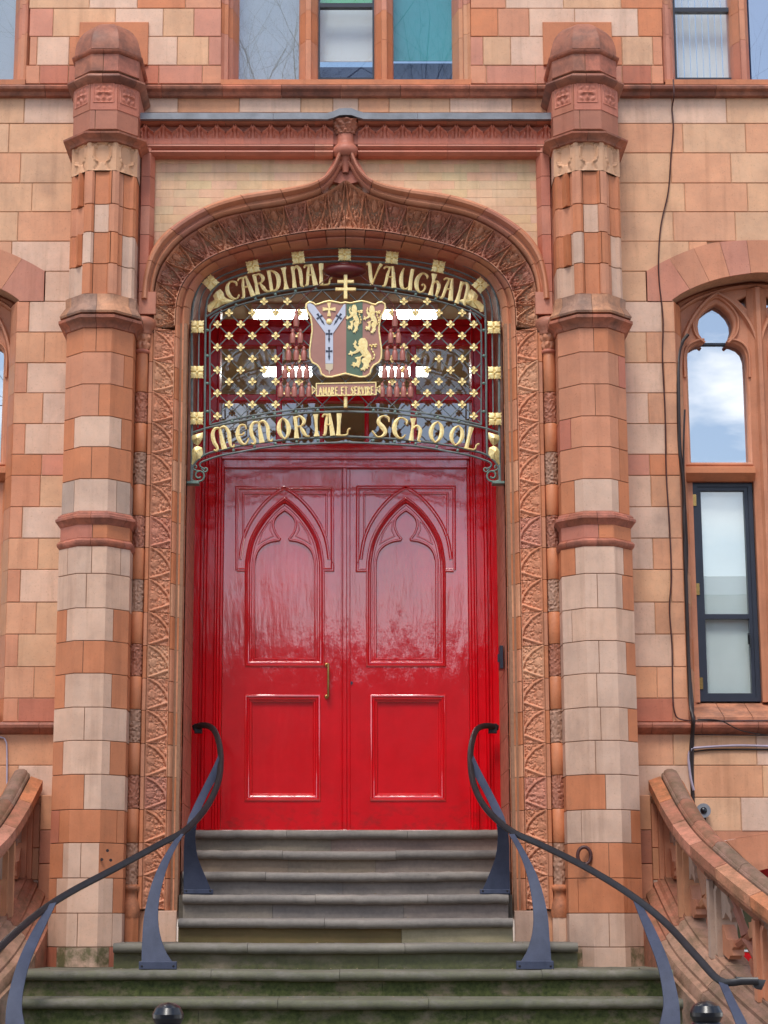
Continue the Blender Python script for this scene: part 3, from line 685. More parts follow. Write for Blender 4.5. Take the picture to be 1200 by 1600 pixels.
def pier(s, low, mid):
    xc = s * XPIER
    root = thing('octagonal_pier', 'half octagonal terracotta pier with a domed cap, %s' % ('right of the red doorway' if s > 0 else 'left of the red doorway'), 'pier', (xc, YPC, -.9), 'piers flanking the doorway')
    yf = lambda a: YPC - a
    mort = MB()
    def courses(ys, a, cols, pathf=None, m='stone', z1=None):
        for i, (y0, y1) in enumerate(zip(ys, ys[1:])):
            zt, zb = Zy(y0, yf(a)), Zy(y1, yf(a))
            if z1 is not None and i == len(ys) - 2: zb = z1
            path = (pathf or octp)(a, xc)
            for u0, u1, c in cols[i]:
                p = [q + Vector((0, 0, zb)) for q in trim(sub(path, u0, u1), GAP)]
                h = zt - zb; d = .035
                mm = m if c.isupper() else 'moss'
                MB().sweep(p, (0, 0, -1), [(-d, -GAP), (-.002, -GAP), (0, -GAP - .002), (0, -(h - GAP - .002)), (-.002, -(h - GAP)), (-d, -(h - GAP))]).build('stone_block', M[mm], root, shade(c.upper()), smooth=0)
            pm = octp(a - (.024 if pathf else .006), xc)
            mort.sweep([q + Vector((0, 0, zb)) for q in pm], (0, 0, -1), [(-.03, 0), (0, 0), (0, -(zt - zb)), (-.03, -(zt - zb))])
    def mould(y0, y1, a, prof, colr, splits=(0, 1.3, 2.45, 3.7, 5), m='stone_dirty'):
        """prof: (out, 0..1 from bottom to top)"""
        ae = a + max(p[0] for p in prof); zt, zb = Zy(y0, yf(ae)), Zy(y1, yf(ae)); path = octp(a, xc)
        for k, (u0, u1) in enumerate(zip(splits, splits[1:])):
            p = [q + Vector((0, 0, zb)) for q in trim(sub(path, u0, u1), .0012)]
            pr = [(-.03, 0)] + [(o_, -(t * (zt - zb))) for o_, t in prof] + [(-.03, -(zt - zb))]
            MB().sweep(p, (0, 0, -1), pr).build('moulding', M[m], root, shade(colr[k % len(colr)]), 40)
        return zt, zb
    aL, aM, aU = .234, .224, .225
    yl = [853, 896, 950, 1001, 1052, 1105, 1157, 1210, 1265, 1317, 1372, 1427, 1480, 1516]
    courses(yl, aL, low, z1=-.905)
    courses([505, 550, 600, 650, 698, 748, 799], aM, mid)
    def flute(a, xc_, back=YW + .05):
        P6 = octp(a, xc_, back); out = [P6[0]]
        for k in range(5):
            A, B = P6[k], P6[k + 1]; d = (B - A); nn = Vector((d.y, -d.x, 0)).normalized() * (-1); nn = Vector((-nn.x, -nn.y, 0)) if (nn.x * ((A + B) / 2 - Vector((xc_, YPC, 0))).x + nn.y * ((A + B) / 2 - Vector((xc_, YPC, 0))).y) < 0 else nn
            for t, o_ in ((.0, 0), (.16, .006), (.24, -.012), (.36, -.016), (.64, -.016), (.76, -.012), (.84, .006)):
                if k in (0, 4) and t: continue
                if t or k: out.append(A.lerp(B, t) + nn * o_)
        out.append(P6[5]); return out
    nfl = len(flute(.2, 0)) - 1
    FU = lambda a, b, c: (a * nfl, b * nfl, c)
    fc = ['OSOSO', 'SOCSO', 'OCOOC', 'COOSC', 'OSOCC']
    cols = []
    for i in range(5):
        cuts = [0, .22 + .05 * (i % 2), .44, .62 - .04 * (i % 2), .8, 1]
        cols.append([FU(cuts[k], cuts[k + 1], fc[i][k]) for k in range(5)])
    courses([266, 318, 362, 411, 459], aU - .004, cols[:4], flute)
    # tracery band and weathered base of the fluted stage
    def prf(*a): return list(a)
    mould(456, 487, aM, prf((.045, 0), (.05, .1), (.022, .45), (.012, .55), (.014, 1)), 'KXKX', m='stone_dirty')
    # carved blank tracery panels
    a = aU; zt, zb = Zy(219, yf(a)), Zy(266, yf(a))
    mort.sweep([q + Vector((0, 0, zb - .1)) for q in octp(a - .03, xc)], (0, 0, -1), [(-.03, 0), (0, 0), (0, -(zt - zb + .1)), (-.03, -(zt - zb + .1))])
    path = octp(a, xc)
    for k in range(1, 4):
        A, B = path[k], path[k + 1]; d = B - A; nn = Vector((d.y, -d.x, 0)).normalized()
        if nn.dot((A + B) / 2 - Vector((xc, YPC, 0))) < 0: nn = -nn
        def hgt(u, v):
            x = (u - .5) * 2; y = v * 2 - 1; h = 0
            r1 = abs(math.hypot(x / .62, (y + .2) / .72) - 1)
            h -= .014 * (1 if math.hypot(x / .62, (y + .2) / .72) < 1 and y < .45 else 0)
            if r1 < .13 and y < .45: h += .010
            if y > .45 and abs(abs(x) - .25 - (y - .45) * .5) < .10: h -= .008
            if y < -.62 and abs(x) > .35 and abs(x) < .8 and abs(y + .8) < .12: h -= .012
            if abs(x) > .86 or abs(y) > .95: h = 0
            return h
        MB().grid(lambda u, v: A.lerp(B, u) + nn * hgt(u, v) + Vector((0, 0, zt + (zb - zt) * v)), 22, 26).build('tracery_panel', M['stone'], root, shade('B'), 35, recalc=False)
    for k in (0, 4):
        MB().grid(lambda u, v: path[k].lerp(path[k + 1], u) + Vector((0, 0, zt + (zb - zt) * v)), 1, 1).build('stone_block', M['stone'], root, shade('C'), 0, recalc=False)
    # cornices
    CYM = [(0, 0), (.012, .05), (.02, .3), (.045, .48), (.058, .62), (.06, .78), (.03, .86), (.008, 1)]
    mould(201, 217, aU, CYM, 'TRTR')
    mould(484, 509, aM, [(0, 0), (.01, .04), (.02, .3), (.042, .45), (.055, .55), (.056, .72), (.02, .85), (.008, 1)], 'RTRR')
    mould(797, 818, aL - .006, [(0, 0), (.006, .05), (.016, .3), (.034, .45), (.034, .62), (.02, .72), (.018, .85), (.0, 1)], 'QRQQ')
    mould(840, 853, aL - .006, [(0, 0), (.008, .1), (.02, .35), (.022, .7), (.006, 1)], 'RQRQ')
    courses([817, 841], aL - .006, [[(0, 2.5, 'Q'), (2.5, 5, 'O')]])
    a2 = .226
    courses([126, 172], a2, [[(0, 1, 'Q'), (1, 2, 'T'), (2, 3, 'Q'), (3, 4, 'Q'), (4, 5, 'Q')]])
    courses([171, 202], a2 - .004, [[(0, 2.2, 'T'), (2.2, 5, 'T')]])
    mould(110, 127, a2, [(0, 0), (.01, .1), (.036, .35), (.044, .55), (.04, .72), (.0, 1)], 'DTDT')
    courses([81, 111], a2 - .004, [[(0, 2.45, 'T'), (2.45, 5, 'Q')]], m='stone_dirty')
    mould(75, 82, a2 - .004, [(0, 0), (.012, .2), (.02, .45), (.022, .8), (.006, 1)], 'RRRR')
    # rosettes on the band
    path = octp(a2, xc)
    for k in (1, 2, 3):
        c = (path[k] + path[k + 1]) / 2; d = (path[k + 1] - path[k]).normalized(); nn = Vector((d.y, -d.x, 0))
        if nn.dot(c - Vector((xc, YPC, 0))) < 0: nn = -nn
        zc = Zy(145, yf(a2)); r_ = MB()
        def rz(u, v):
            x = (u - .5) * .15; z = (v - .5) * .15; rr = math.hypot(x, z); th = math.atan2(z, x)
            h = .016 * max(0, math.cos(th * 4)) ** .7 * math.exp(-((rr - .032) / .018) ** 2) + .018 * math.exp(-(rr / .013) ** 2) + .010 * math.exp(-((rr - .056) / .010) ** 2) * max(0, math.cos(th * 4 + math.pi))
            e = max(abs(x), abs(z)); h += .006 if .066 < e < .074 else 0
            return c + d * x + nn * (h - .001) + Vector((0, 0, zc + z))
        MB().grid(rz, 22, 22).build('rosette', M['carve'], root, shade('Q'), 50, recalc=False)
    # domed cap
    z0, zt = Zy(75.5, yf(a2)), Zy(33, YPC - .1)
    ring_ = []
    for t in [0, .12, .25, .4, .55, .7, .83, .93, 1.0]:
        rr = a2 * math.sqrt(max(0, 1 - t ** 2.3)) * .98 + .004; ring_.append((rr, z0 + (zt - z0) * t))
    m_ = MB(); base = []
    for rr, z in ring_:
        base.append(len(m_.v)); h = rr * T8
        m_.v += [Vector((xc - rr, YW + .02, z)), Vector((xc - rr, YPC - h, z)), Vector((xc - h, YPC - rr, z)), Vector((xc + h, YPC - rr, z)), Vector((xc + rr, YPC - h, z)), Vector((xc + rr, YW + .02, z))]
    for a_, b_ in zip(base, base[1:]):
        for k in range(5): m_.f.append((a_ + k, a_ + k + 1, b_ + k + 1, b_ + k))
    m_.build('dome_cap', M['stone_dirty'], root, shade('T'), 20)
    MB().box(xc - .245, xc + .245, YW - .02, YW + .05, Zy(103, YW), Zy(36, YW), .004).build('backing_slab', M['stone'], root, shade('O'), 0)
    mort.build('mortar', M['mortar'], root, smooth=0)
    return root
A_ = lambda *a: list(a)
ALLC = [(0, 1.5, 'C'), (1.5, 2.5, 'C'), (2.5, 3.6, 'C'), (3.6, 5, 'C')]
OCO = [(0, 1.55, 'O'), (1.55, 3.35, 'C'), (3.35, 5, 'O')]
lowL = [ALLC, [(0, 2.35, 'C'), (2.35, 5, 'C')], OCO, [(0, 2.3, 'O'), (2.3, 5, 'O')], OCO, [(0, 2.4, 'C'), (2.4, 5, 'C')], OCO, [(0, 2.45, 'O'), (2.45, 5, 'C')],
        [(0, 1.45, 'R'), (1.45, 3.7, 'O'), (3.7, 5, 'O')], [(0, 1.7, 'O'), (1.7, 2.4, 'C'), (2.4, 3.0, 'C'), (3.0, 5, 'O')], [(0, 1.4, 'O'), (1.4, 3.6, 'C'), (3.6, 5, 'O')],
        [(0, 2.35, 'C'), (2.35, 3.6, 'C'), (3.6, 5, 'C')], [(0, 1.5, 'R'), (1.5, 3.5, 'c'), (3.5, 5, 'Q')]]
midL = [[(0, 2.45, 'O'), (2.45, 5, 'O')], [(0, 3.6, 'S'), (3.6, 5, 'O')], [(0, 2.6, 'S'), (2.6, 5, 'O')], [(0, 1.6, 'O'), (1.6, 3.55, 'C'), (3.55, 5, 'O')], [(0, 2.4, 'O'), (2.4, 5, 'O')], [(0, 1.7, 'G'), (1.7, 3.4, 'C'), (3.4, 5, 'G')]]
COR = lambda u: [(0, 2.4, 'C'), (2.4, u, 'C'), (u, 5, 'O')]
lowR = [[(0, 1.6, 'O'), (1.6, 3.5, 'C'), (3.5, 5, 'O')], COR(3.4), [(0, 1.4, 'C'), (1.4, 5, 'C')], COR(3.5), [(0, 2.3, 'C'), (2.3, 5, 'C')], COR(3.5), [(0, 2.2, 'C'), (2.2, 5, 'C')], [(0, 2.5, 'O'), (2.5, 5, 'C')],
        [(0, 1.6, 'C'), (1.6, 3.5, 'C'), (3.5, 5, 'O')], [(0, 2.55, 'O'), (2.55, 5, 'O')], [(0, 1.4, 'O'), (1.4, 3.2, 'O'), (3.2, 5, 'O')], [(0, 2.5, 'C'), (2.5, 5, 'C')], [(0, 1.5, 'c'), (1.5, 3.3, 'C'), (3.3, 5, 'c')]]
midR = [[(0, 2.5, 'S'), (2.5, 5, 'O')], [(0, 3.6, 'S'), (3.6, 5, 'Q')], [(0, 2.5, 'S'), (2.5, 5, 'S')], [(0, 1.5, 'Q'), (1.5, 3.5, 'S'), (3.5, 5, 'O')], [(0, 3.5, 'S'), (3.5, 5, 'O')], [(0, 1.6, 'O'), (1.6, 3.4, 'C'), (3.4, 5, 'O')]]
pier(-1, lowL, midL); pier(1, lowR, midR)

# ------------------------------------------------------------------ door surround: carved jambs and ogee arch, hood, frieze, spandrels
sur = thing('door_surround', 'carved terracotta door surround with an ogee arch, fleuron frieze and yellow spandrels', 'doorway', (0, 0, -.75))
YV, YI, YD = .10, .22, 1.05    # inner edge of carving, inner arris, door frame
def wc(pts, Y, n=8): return [Vector((P(x, y, Y).x, P(x, y, Y).z)) for x, y in cat([(a, b, 0) for a, b in pts], n) for x, y in [(x, y)]] if False else [Vector((P(p[0], p[1], Y).x, P(p[0], p[1], Y).z)) for p in cat([Vector((a, b, 0)) for a, b in pts], n)]
Ic = wc([(241, 510), (241.5, 475), (245.5, 440), (258, 410), (287, 376), (335, 347), (386, 333), (440, 324), (470, 317), (500, 307), (522, 295), (538, 283)], 0)
Vc = wc([(273.5, 510), (274.5, 484), (279, 460), (290, 437), (311, 415), (338, 398.5), (380, 384), (440, 370), (494, 361.5), (539.5, 358.6)], YV)
Wc = wc([(294.5, 510), (295.5, 486), (300.5, 462), (311, 440), (327, 423.5), (353, 410.5), (398, 397), (446, 388), (494, 383.5), (539.5, 381.5)], YI)
Oc = wc([(221, 470), (225, 435), (233, 402), (251, 372), (281, 347), (320, 325), (365, 309), (410, 300.5), (455, 294.5), (485, 288), (506, 278), (520, 261), (527, 243), (528, 236)], 0)
Hc = wc([(241, 470), (241.5, 452), (246, 430), (258, 403), (287, 372), (335, 343.5), (386, 330), (440, 321), (470, 313.5), (497, 303.5), (518, 286), (531, 266), (538, 258)], 0)
for c in (Ic, Vc, Wc): c[-1] = Vector((0, c[-1].y))
NA = 12; NS = 8            # carved panels round each half arch
def split(c, n, m): r = resample(c, n * m + 1); return r
def ribbon(ca, cb, ya, yb, prof, name, mt, colr, n, m, s, jt=.0035, root=sur, back=.12):
    """stones between two half-arch curves; prof = (k across, lift towards viewer)"""
    A, B = split(ca, n, m), split(cb, n, m)
    for i in range(n):
        mb = MB(); rings = []
        for j in range(m + 1):
            k = i * m + j; e = 0
            a, b = A[k].copy(), B[k].copy()
            if j == 0: a = a.lerp(A[k + 1], jt / max(1e-6, (A[k + 1] - a).length)); b = b.lerp(B[k + 1], jt / max(1e-6, (B[k + 1] - b).length))
            if j == m: a = a.lerp(A[k - 1], jt / max(1e-6, (A[k - 1] - a).length)); b = b.lerp(B[k - 1], jt / max(1e-6, (B[k - 1] - b).length))
            ring = [Vector((s * a.lerp(b, q).x, ya + (yb - ya) * q - l, a.lerp(b, q).y)) for q, l in prof]
            ring += [Vector((s * b.x, yb + back, b.y)), Vector((s * a.x, ya + back, a.y))]
            rings.append(ring)
        L_ = len(rings[0])
        for r_ in rings: mb.v += r_
        for j in range(m):
            for q in range(L_): mb.f.append((j * L_ + q, j * L_ + (q + 1) % L_, (j + 1) * L_ + (q + 1) % L_, (j + 1) * L_ + q))
        mb.f.append(tuple(range(L_))); mb.f.append(tuple(range(m * L_, (m + 1) * L_))[::-1])
        mb.build(name, M[mt], root, shade(colr[i % len(colr)]), 40)
ROLL = [(0, 0), (.03, .012), (.10, .026), (.20, .030), (.30, .022), (.36, .0), (.42, -.012), (.50, -.006), (.56, .018), (.66, .034), (.78, .034), (.88, .022), (.95, .004), (1, 0)]
HOOD = [(0, 0), (.02, .03), (.10, .055), (.25, .068), (.40, .064), (.50, .04), (.55, .016), (.62, .014), (.70, .026), (.80, .034), (.9, .026), (1, .0)]
def wedge(u, v, seed, sharp=True):
    """height of the carved leaf ornament, u from outer to inner edge, v along the jamb (0..1 per panel)"""
    h = 0.0
    # the two stems that cross the panel
    def seg(px, pz, ax, az, bx, bz):
        dx, dz = bx - ax, (bz - az) * 1.5; qx, qz = px - ax, (pz - az) * 1.5
        t = max(0, min(1, (qx * dx + qz * dz) / (dx * dx + dz * dz))); return math.hypot(qx - t * dx, qz - t * dz), t
    d1 = min(seg(u, v, 0, .0, .5, .17)[0], seg(u, v, .5, .17, .86, .42)[0], seg(u, v, .86, .42, 1, .64)[0])
    d2 = seg(u, v, 1, .72, 0, 1.0)[0]
    r = max(math.exp(-(d1 / .048) ** 2), math.exp(-(d2 / .048) ** 2))
    h += .015 * r
    g = max(math.exp(-((d1 - .10) / .03) ** 2), math.exp(-((d2 - .10) / .03) ** 2)); h -= .007 * g
    # disc flower in the bay
    rr = math.hypot((u - .22), (v - .52) * 1.45)
    h += .006 * math.exp(-(rr / .15) ** 4) - .006 * math.exp(-((rr - .24) / .04) ** 2)
    # leaf lobes
    n = noise.noise(Vector((u * 7.5, v * 10.5 + seed, seed))); n2 = noise.noise(Vector((u * 19, v * 27, seed + 9)))
    lf = max(-.35, min(.35, n * 1.6)) * .004 + max(-.35, min(.35, n2 * 2.2)) * .013
    th = math.atan2((v - .52) * 1.45, u - .1); lf += .0035 * math.cos(th * 15) * (1 if rr > .27 else 0)
    h += lf * (1 - r) * (.35 if rr < .13 else 1)
    e = min(u, 1 - u); 
    if e < .05: h = .010
    return h + .006
def carved(ca, cb, i, n, m, s, colr, dark):
    A, B = split(ca, n, m), split(cb, n, m); nv = m; nu = 18
    seed = i * 1.7 + (40 if s > 0 else 0)
    def fn(u, v):
        k = i * m + round(v * m); a, b = A[k], B[k]
        if round(v * m) == 0 : a = a.lerp(A[k + 1], .07); b = b.lerp(B[k + 1], .07)
        if round(v * m) == m : a = a.lerp(A[k - 1], .07); b = b.lerp(B[k - 1], .07)
        q = a.lerp(b, u); vv = 1 - v
        cove = -.03 * math.sin(math.pi * u)
        edge = -.012 if (v < .01 or v > .99) else 0
        return Vector((s * q.x, YV * u - cove * -1 * -1 - wedge(u, vv, seed) * 1.25 - edge + 0.0, q.y))
    MB().grid(fn, 30, nv).build('carved_panel', M['carve_dark' if dark else 'carve'], sur, shade(colr, .08), 50, recalc=False)
yj = [519, 566, 614, 662, 711, 759, 808, 856, 906, 957, 1009, 1060, 1110, 1162, 1214, 1265, 1317, 1369, 1421]
XI0, XV0, XW0 = Ic[0].x, Vc[0].x, Wc[0].x
for s in (-1, 1):
    side = 'left' if s < 0 else 'right'
    # arch
    for i in range(NA): carved([Vector((c.x, c.y)) for c in Ic], Vc, i, NA, 32, s, 'LSPSPSPPSPSS'[i], i > 0)
    MB().add(sum([[(s * a.x, .02, a.y), (s * b.x, YV + .03, b.y)] for a, b in zip(resample(Ic, 60), resample(Vc, 60))], []), [(2 * k, 2 * k + 1, 2 * k + 3, 2 * k + 2) for k in range(59)]).build('mortar', M['mortar'], sur, smooth=0, recalc=False)
    ribbon(Vc, Wc, YV, YI, ROLL, 'arch_stone', 'stone', 'SSPSPQPSPQP', 11, 6, s)
    ribbon(Oc, Hc, 0, 0, HOOD, 'hood_stone', 'stone', 'SSPSSSP', 7, 12, s, .002)
    # jambs
    for i, (y0, y1) in enumerate(zip([509] + yj, yj)):
        z1, z0 = Zy(y0, .05), Zy(y1, .05); seed = i * 2.3 + s * 5
        if i == 0: z1 = Ic[0].y
        def fn(u, v):
            e = .0012 if v < .01 else (-.0012 if v > .99 else 0)
            dn = -.003 if (v < .01 or v > .99) else 0
            vv = v if i else .8 + .2 * v
            return Vector((s * (XI0 + (XV0 - XI0) * u), YV * u + .03 * math.sin(math.pi * u) * .5 - wedge(u, vv, seed) * .8 - dn, z1 + (z0 - z1) * v - e))
        MB().grid(fn, 30, 40 if i else 8).build('carved_panel', M['carve'], sur, shade('SSLSSSSPSSSLSSSPSSS'[i], .04, 1.10), 50, recalc=False)
    yk = [514, 530, 578, 627, 675, 722, 770, 818, 866, 914, 965, 1016, 1066, 1114, 1165, 1215, 1267, 1318, 1373, 1423]
    for i, (y0, y1) in enumerate(zip(yk, yk[1:])):
        z1, z0 = Zy(y0, .15), Zy(y1, .15)
        if i == 0: z1 = Wc[0].y
        pl = [(s * (XV0 + (XW0 - XV0) * q), YV + (YI - YV) * q - l) for q, l in ROLL] + [(s * XW0, YI + .1), (s * (XV0 - .01), YI + .1)]
        MB().prism_z(pl, z0 + .0025, z1 - .0025).build('jamb_stone', M['stone'], sur, shade('SSOSOLOSOLOSSOLOSOSQ'[i], .05, 1.16), 40)
    zb = Zy(1423, .1)
    a, b = sorted((s * (XI0 + .07), s * XW0))
    MB().box(a, b, .06, YI + .1, -.905, zb, .004).build('plinth_stone', M['stone'], sur, shade('C'), 0)
    a, b = sorted((s * (XI0 - .05), s * (XI0 + .067)))
    MB().box(a, b, .03, YI + .1, -.905, zb, .004).build('plinth_stone', M['stone'], sur, shade('K'), 0)
    a, b = sorted((s * (XI0 - .06), s * (XW0 - .004)))
    MB().box(a, b, YV + .05, YI + .12, -.9, Wc[0].y).build('mortar', M['mortar'], sur, smooth=0)
    # fillet beside the carving and the plain wall strip between it and the pier
    xf0, xf1 = XI0 - .034, XI0
    for i, (y0, y1) in enumerate(zip([520] + yj[1:], yj[1:] )):
        z1, z0 = Zy(y0, 0), Zy(y1, 0)
        pl = [(s * (xf0 - .02), .05), (s * xf0, .0), (s * (xf0 + .006), -.016), (s * (xf0 + .026), -.016), (s * xf1, -.002), (s * xf1, .06), (s * (xf0 - .02), .08)]
        MB().prism_z(pl, z0 + .002, z1 - .002).build('fillet_stone', M['stone'], sur, shade('OSSOSOSOOSOS'[i % 12]), 0)
        pl = [(s * (-XPIER * -1 * -1 + .2), .07), (s * (xf0 - .085), .075), (s * (xf0 - .02), .05), (s * (xf0 - .02), .14), (s * (-XPIER + .2), .14)]
        MB().prism_z(pl, z0 + .002, z1 - .002).build('jamb_stone', M['stone'], sur, shade('RORORORO'[i % 8]), 0)
    a, b = sorted((s * (-XPIER + .2), s * (XI0 + .01)))
    MB().box(a, b, .085, .3, -.75, Ic[0].y + .05).build('mortar', M['mortar'], sur, smooth=0)
    # colonnette
    xc, yc = s * -1 * -1 * 1.384 if s > 0 else -1.384, .0
    cj = [550, 612, 660, 706, 756, 805, 855, 905, 955, 1006, 1056, 1108, 1160, 1211, 1263, 1317, 1383]
    for i, (y0, y1) in enumerate(zip(cj, cj[1:])):
        z1, z0 = Zy(y0, yc - .04), Zy(y1, yc - .04); tex = i % 2 == 1
        if tex:
            MB().grid(lambda u, v: (lambda a, h: Vector((xc + (.042 + h) * math.cos(a), yc + (.042 + h) * math.sin(a), z1 - .002 + (z0 - z1 + .004) * v)))(-math.pi * u * 1.3 + .15 * math.pi, .005 * max(-1, min(1, 3 * noise.noise(Vector((u * 16, v * 16, i + s * 20)))))), 26, 26).build('shaft_stone', M['carve'], sur, shade('T' if i % 4 == 1 else 'X'), 50, recalc=False)
        else:
            MB().lathe([(0, z0 + .002), (.041, z0 + .002), (.0435, z0 + .005), (.0435, z1 - .005), (.041, z1 - .002), (0, z1 - .002)], xc, yc, 18).build('shaft_stone', M['stone'], sur, shade('O', .05, 1.12), 40)
    zc = lambda y: Zy(y, yc - .05)
    MB().lathe([(0, zc(551)), (.044, zc(551)), (.054, zc(549.5)), (.058, zc(547.5)), (.054, zc(545.5)), (.044, zc(544)), (0, zc(544))], xc, yc, 20).build('neck_ring', M['stone'], sur, shade('Q'), 60)
    def capf(u, v):
        a = 2 * math.pi * u; r0 = .044 + .016 * v ** 1.5
        lf = .014 * abs(math.sin(a * 4 + (math.pi / 4 if v > .5 else 0))) * math.sin(math.pi * ((v * 2) % 1)) + .006 * noise.noise(Vector((math.cos(a) * 3, math.sin(a) * 3, v * 9 + s)))
        return Vector((xc + (r0 + lf) * math.cos(a), yc + (r0 + lf) * math.sin(a), zc(544) + (zc(521) - zc(544)) * v))
    MB().grid(capf, 48, 16).build('capital', M['carve'], sur, shade('S'), 50, recalc=False)
    MB().lathe([(0, zc(521)), (.066, zc(521)), (.07, zc(518)), (.07, zc(515)), (.085, zc(510)), (.092, zc(504)), (.09, zc(498)), (.06, zc(494)), (0, zc(493))], xc, yc, 20).build('abacus', M['stone'], sur, shade('T'), 60)
    a, b = sorted((s * -1.46, s * -1.31)) if False else sorted((s * 1.46, s * 1.31))
    MB().box(a, b, -.01, .12, zc(508), zc(491), .01).build('abacus', M['stone'], sur, shade('T'), 0)
    MB().lathe([(0, zc(1434)), (.060, zc(1434)), (.066, zc(1427)), (.066, zc(1419)), (.058, zc(1410)), (.047, zc(1404)), (.045, zc(1398)), (.049, zc(1393)), (.062, zc(1390)), (.062, zc(1385)), (.045, zc(1382)), (0, zc(1382))], xc, yc, 20).build('column_base', M['stone_dirty'], sur, shade('O'), 60)
    MB().lathe([(0, -.9), (.06, -.9), (.06, zc(1434)), (0, zc(1434))], xc, yc, 8, R(22.5), R(22.5) + 2 * math.pi).build('plinth_stone', M['stone'], sur, shade('O' if s < 0 else 'C'), 0)
    a, b = sorted((s * -(XI0 - .05), s * 1.45)); MB().box(a, b, .04, .2, -.905, zc(1434), .004).build('plinth_stone', M['stone'], sur, shade('O' if s < 0 else 'C'), 0)
    # red pilaster strip that frames the spandrels above the capitals
    yq = [232, 278, 324, 369, 414, 458, 493]
    xs0, xs1 = s * 1.44, s * 1.335
    for i, (y0, y1) in enumerate(zip(yq, yq[1:])):
        z1, z0 = Zy(y0, 0), Zy(y1, 0)
        x0, x1 = 1.455, 1.325
        pl = [(s * x0, .1), (s * x0, .0), (s * (x0 - .035), -.0), (s * (x0 - .045), -.035), (s * (x0 - .105), -.035), (s * (x0 - .12), -.0), (s * x1, .02), (s * x1, .1)]
        if y0 > 440: pl = [(s * x0, .1), (s * x0, .0), (s * (x0 - .035), 0), (s * (x0 - .045), -.035), (s * 1.295, -.035), (s * 1.295, .1)]
        MB().prism_z(pl, z0 + .002, z1 - .002).build('pilaster_stone', M['stone'], sur, shade('QQPQQP'[i]), 0)
    # spandrel of yellow bricks
    YB = .06; zt0 = Zy(243, YB); ch = .062; ni = 0
    Ow = resample(Oc, 60)
    for r_ in range(14):
        z1 = zt0 - r_ * ch; z0 = z1 - ch; x = -1.36 + (.0 if r_ % 2 else .09)
        xx = -1.37
        while xx < -.02:
            x2 = min(-.02, xx + (.0875 if (xx == -1.37 and r_ % 2) else .175)); xm = (xx + x2) / 2
            # keep bricks above the hood
            zh = max([q.y for q in Ow if abs(q.x - xm) < .12] or [-9])
            if z1 > min([q.y for q in Ow if abs(q.x - xm) < .12] or [9]) - .02 and not (xm > -.06):
                a, b = sorted((s * -xx, s * -x2)) if True else (0, 0)
                MB().box(a + .0008, b - .0008, YB + random.uniform(-.001, .001), YB + .1, z0 + .0008, z1 - .0008).build('brick', M['yellow'], sur, tuple(c * random.uniform(.93, 1.06) for c in lin(238, 200, 162, KS)), smooth=0)
            xx = x2
    a, b = sorted((0, s * 1.34)); MB().prism([(-s * q.x, q.y - .02) for q in Ow[4:-3]] + [(0 * s, Zy(243, .09)), (s * 1.34, Zy(243, .09))], YB + .004, YB + .1).build('mortar', simple('lime_mortar', (214, 184, 152), .9, 20) if s < 0 else bpy.data.materials['lime_mortar'], sur, smooth=0)
    # reveal: plain dark bricks back to the door frame, and up round the soffit
    zs = [0 - .75 + k * .225 for k in range(0, 30)]
    zarch = Wc[0].y
    for k, (z0, z1) in enumerate(zip(zs, zs[1:])):
        if z0 > zarch: break
        z1 = min(z1, zarch); ys = [YI + .002, .45 + .06 * (k % 2), .75 + .06 * (k % 2), YD + .1]
        for y0, y1 in zip(ys, ys[1:]):
            a, b = sorted((s * -XW0 * -1, s * (XW0 - .1) ))
            MB().box(a, b, y0 + .002, y1 - .002, z0 + .002, z1 - .002).build('reveal_brick', M['reveal'], sur, smooth=0)
    Wr = resample(Wc, 13 * 4 + 1); ysf = [YI + .002, .5, .78, YD + .1]
    for k in range(13):
        for q, (y0, y1) in enumerate(zip(ysf, ysf[1:])):
            seg_ = Wr[k * 4:k * 4 + 5]; o2 = []
            for p in seg_: o2.append(p + (p - Vector((0, 2.2))).normalized() * .1)
            poly = [(s * p.x, p.y) for p in seg_] + [(s * p.x, p.y) for p in reversed(o2)]
            c0 = sum((Vector(p) for p in poly), Vector((0, 0))) / len(poly); poly = [tuple(c0 + (Vector(p) - c0) * .99) for p in poly]
            MB().prism(poly, y0 + .002, y1 - .002).build('soffit_brick', M['reveal'], sur, smooth=20)
    poly = [(s * (p + (p - Vector((0, 2.2))).normalized() * .008).x, (p + (p - Vector((0, 2.2))).normalized() * .008).y) for p in Wr]
    poly2 = [(s * (p + (p - Vector((0, 2.2))).normalized() * .25).x, (p + (p - Vector((0, 2.2))).normalized() * .25).y) for p in Wr]
    MB().prism(poly + poly2[::-1], YI + .12, 1.3).build('mortar', M['mortar'], sur, smooth=0)
    a, b = sorted((s * (XW0 - .008), s * (XW0 - .3))); MB().box(a, b, YI + .13, 1.3, -.75, zarch).build('mortar', M['mortar'], sur, smooth=0)
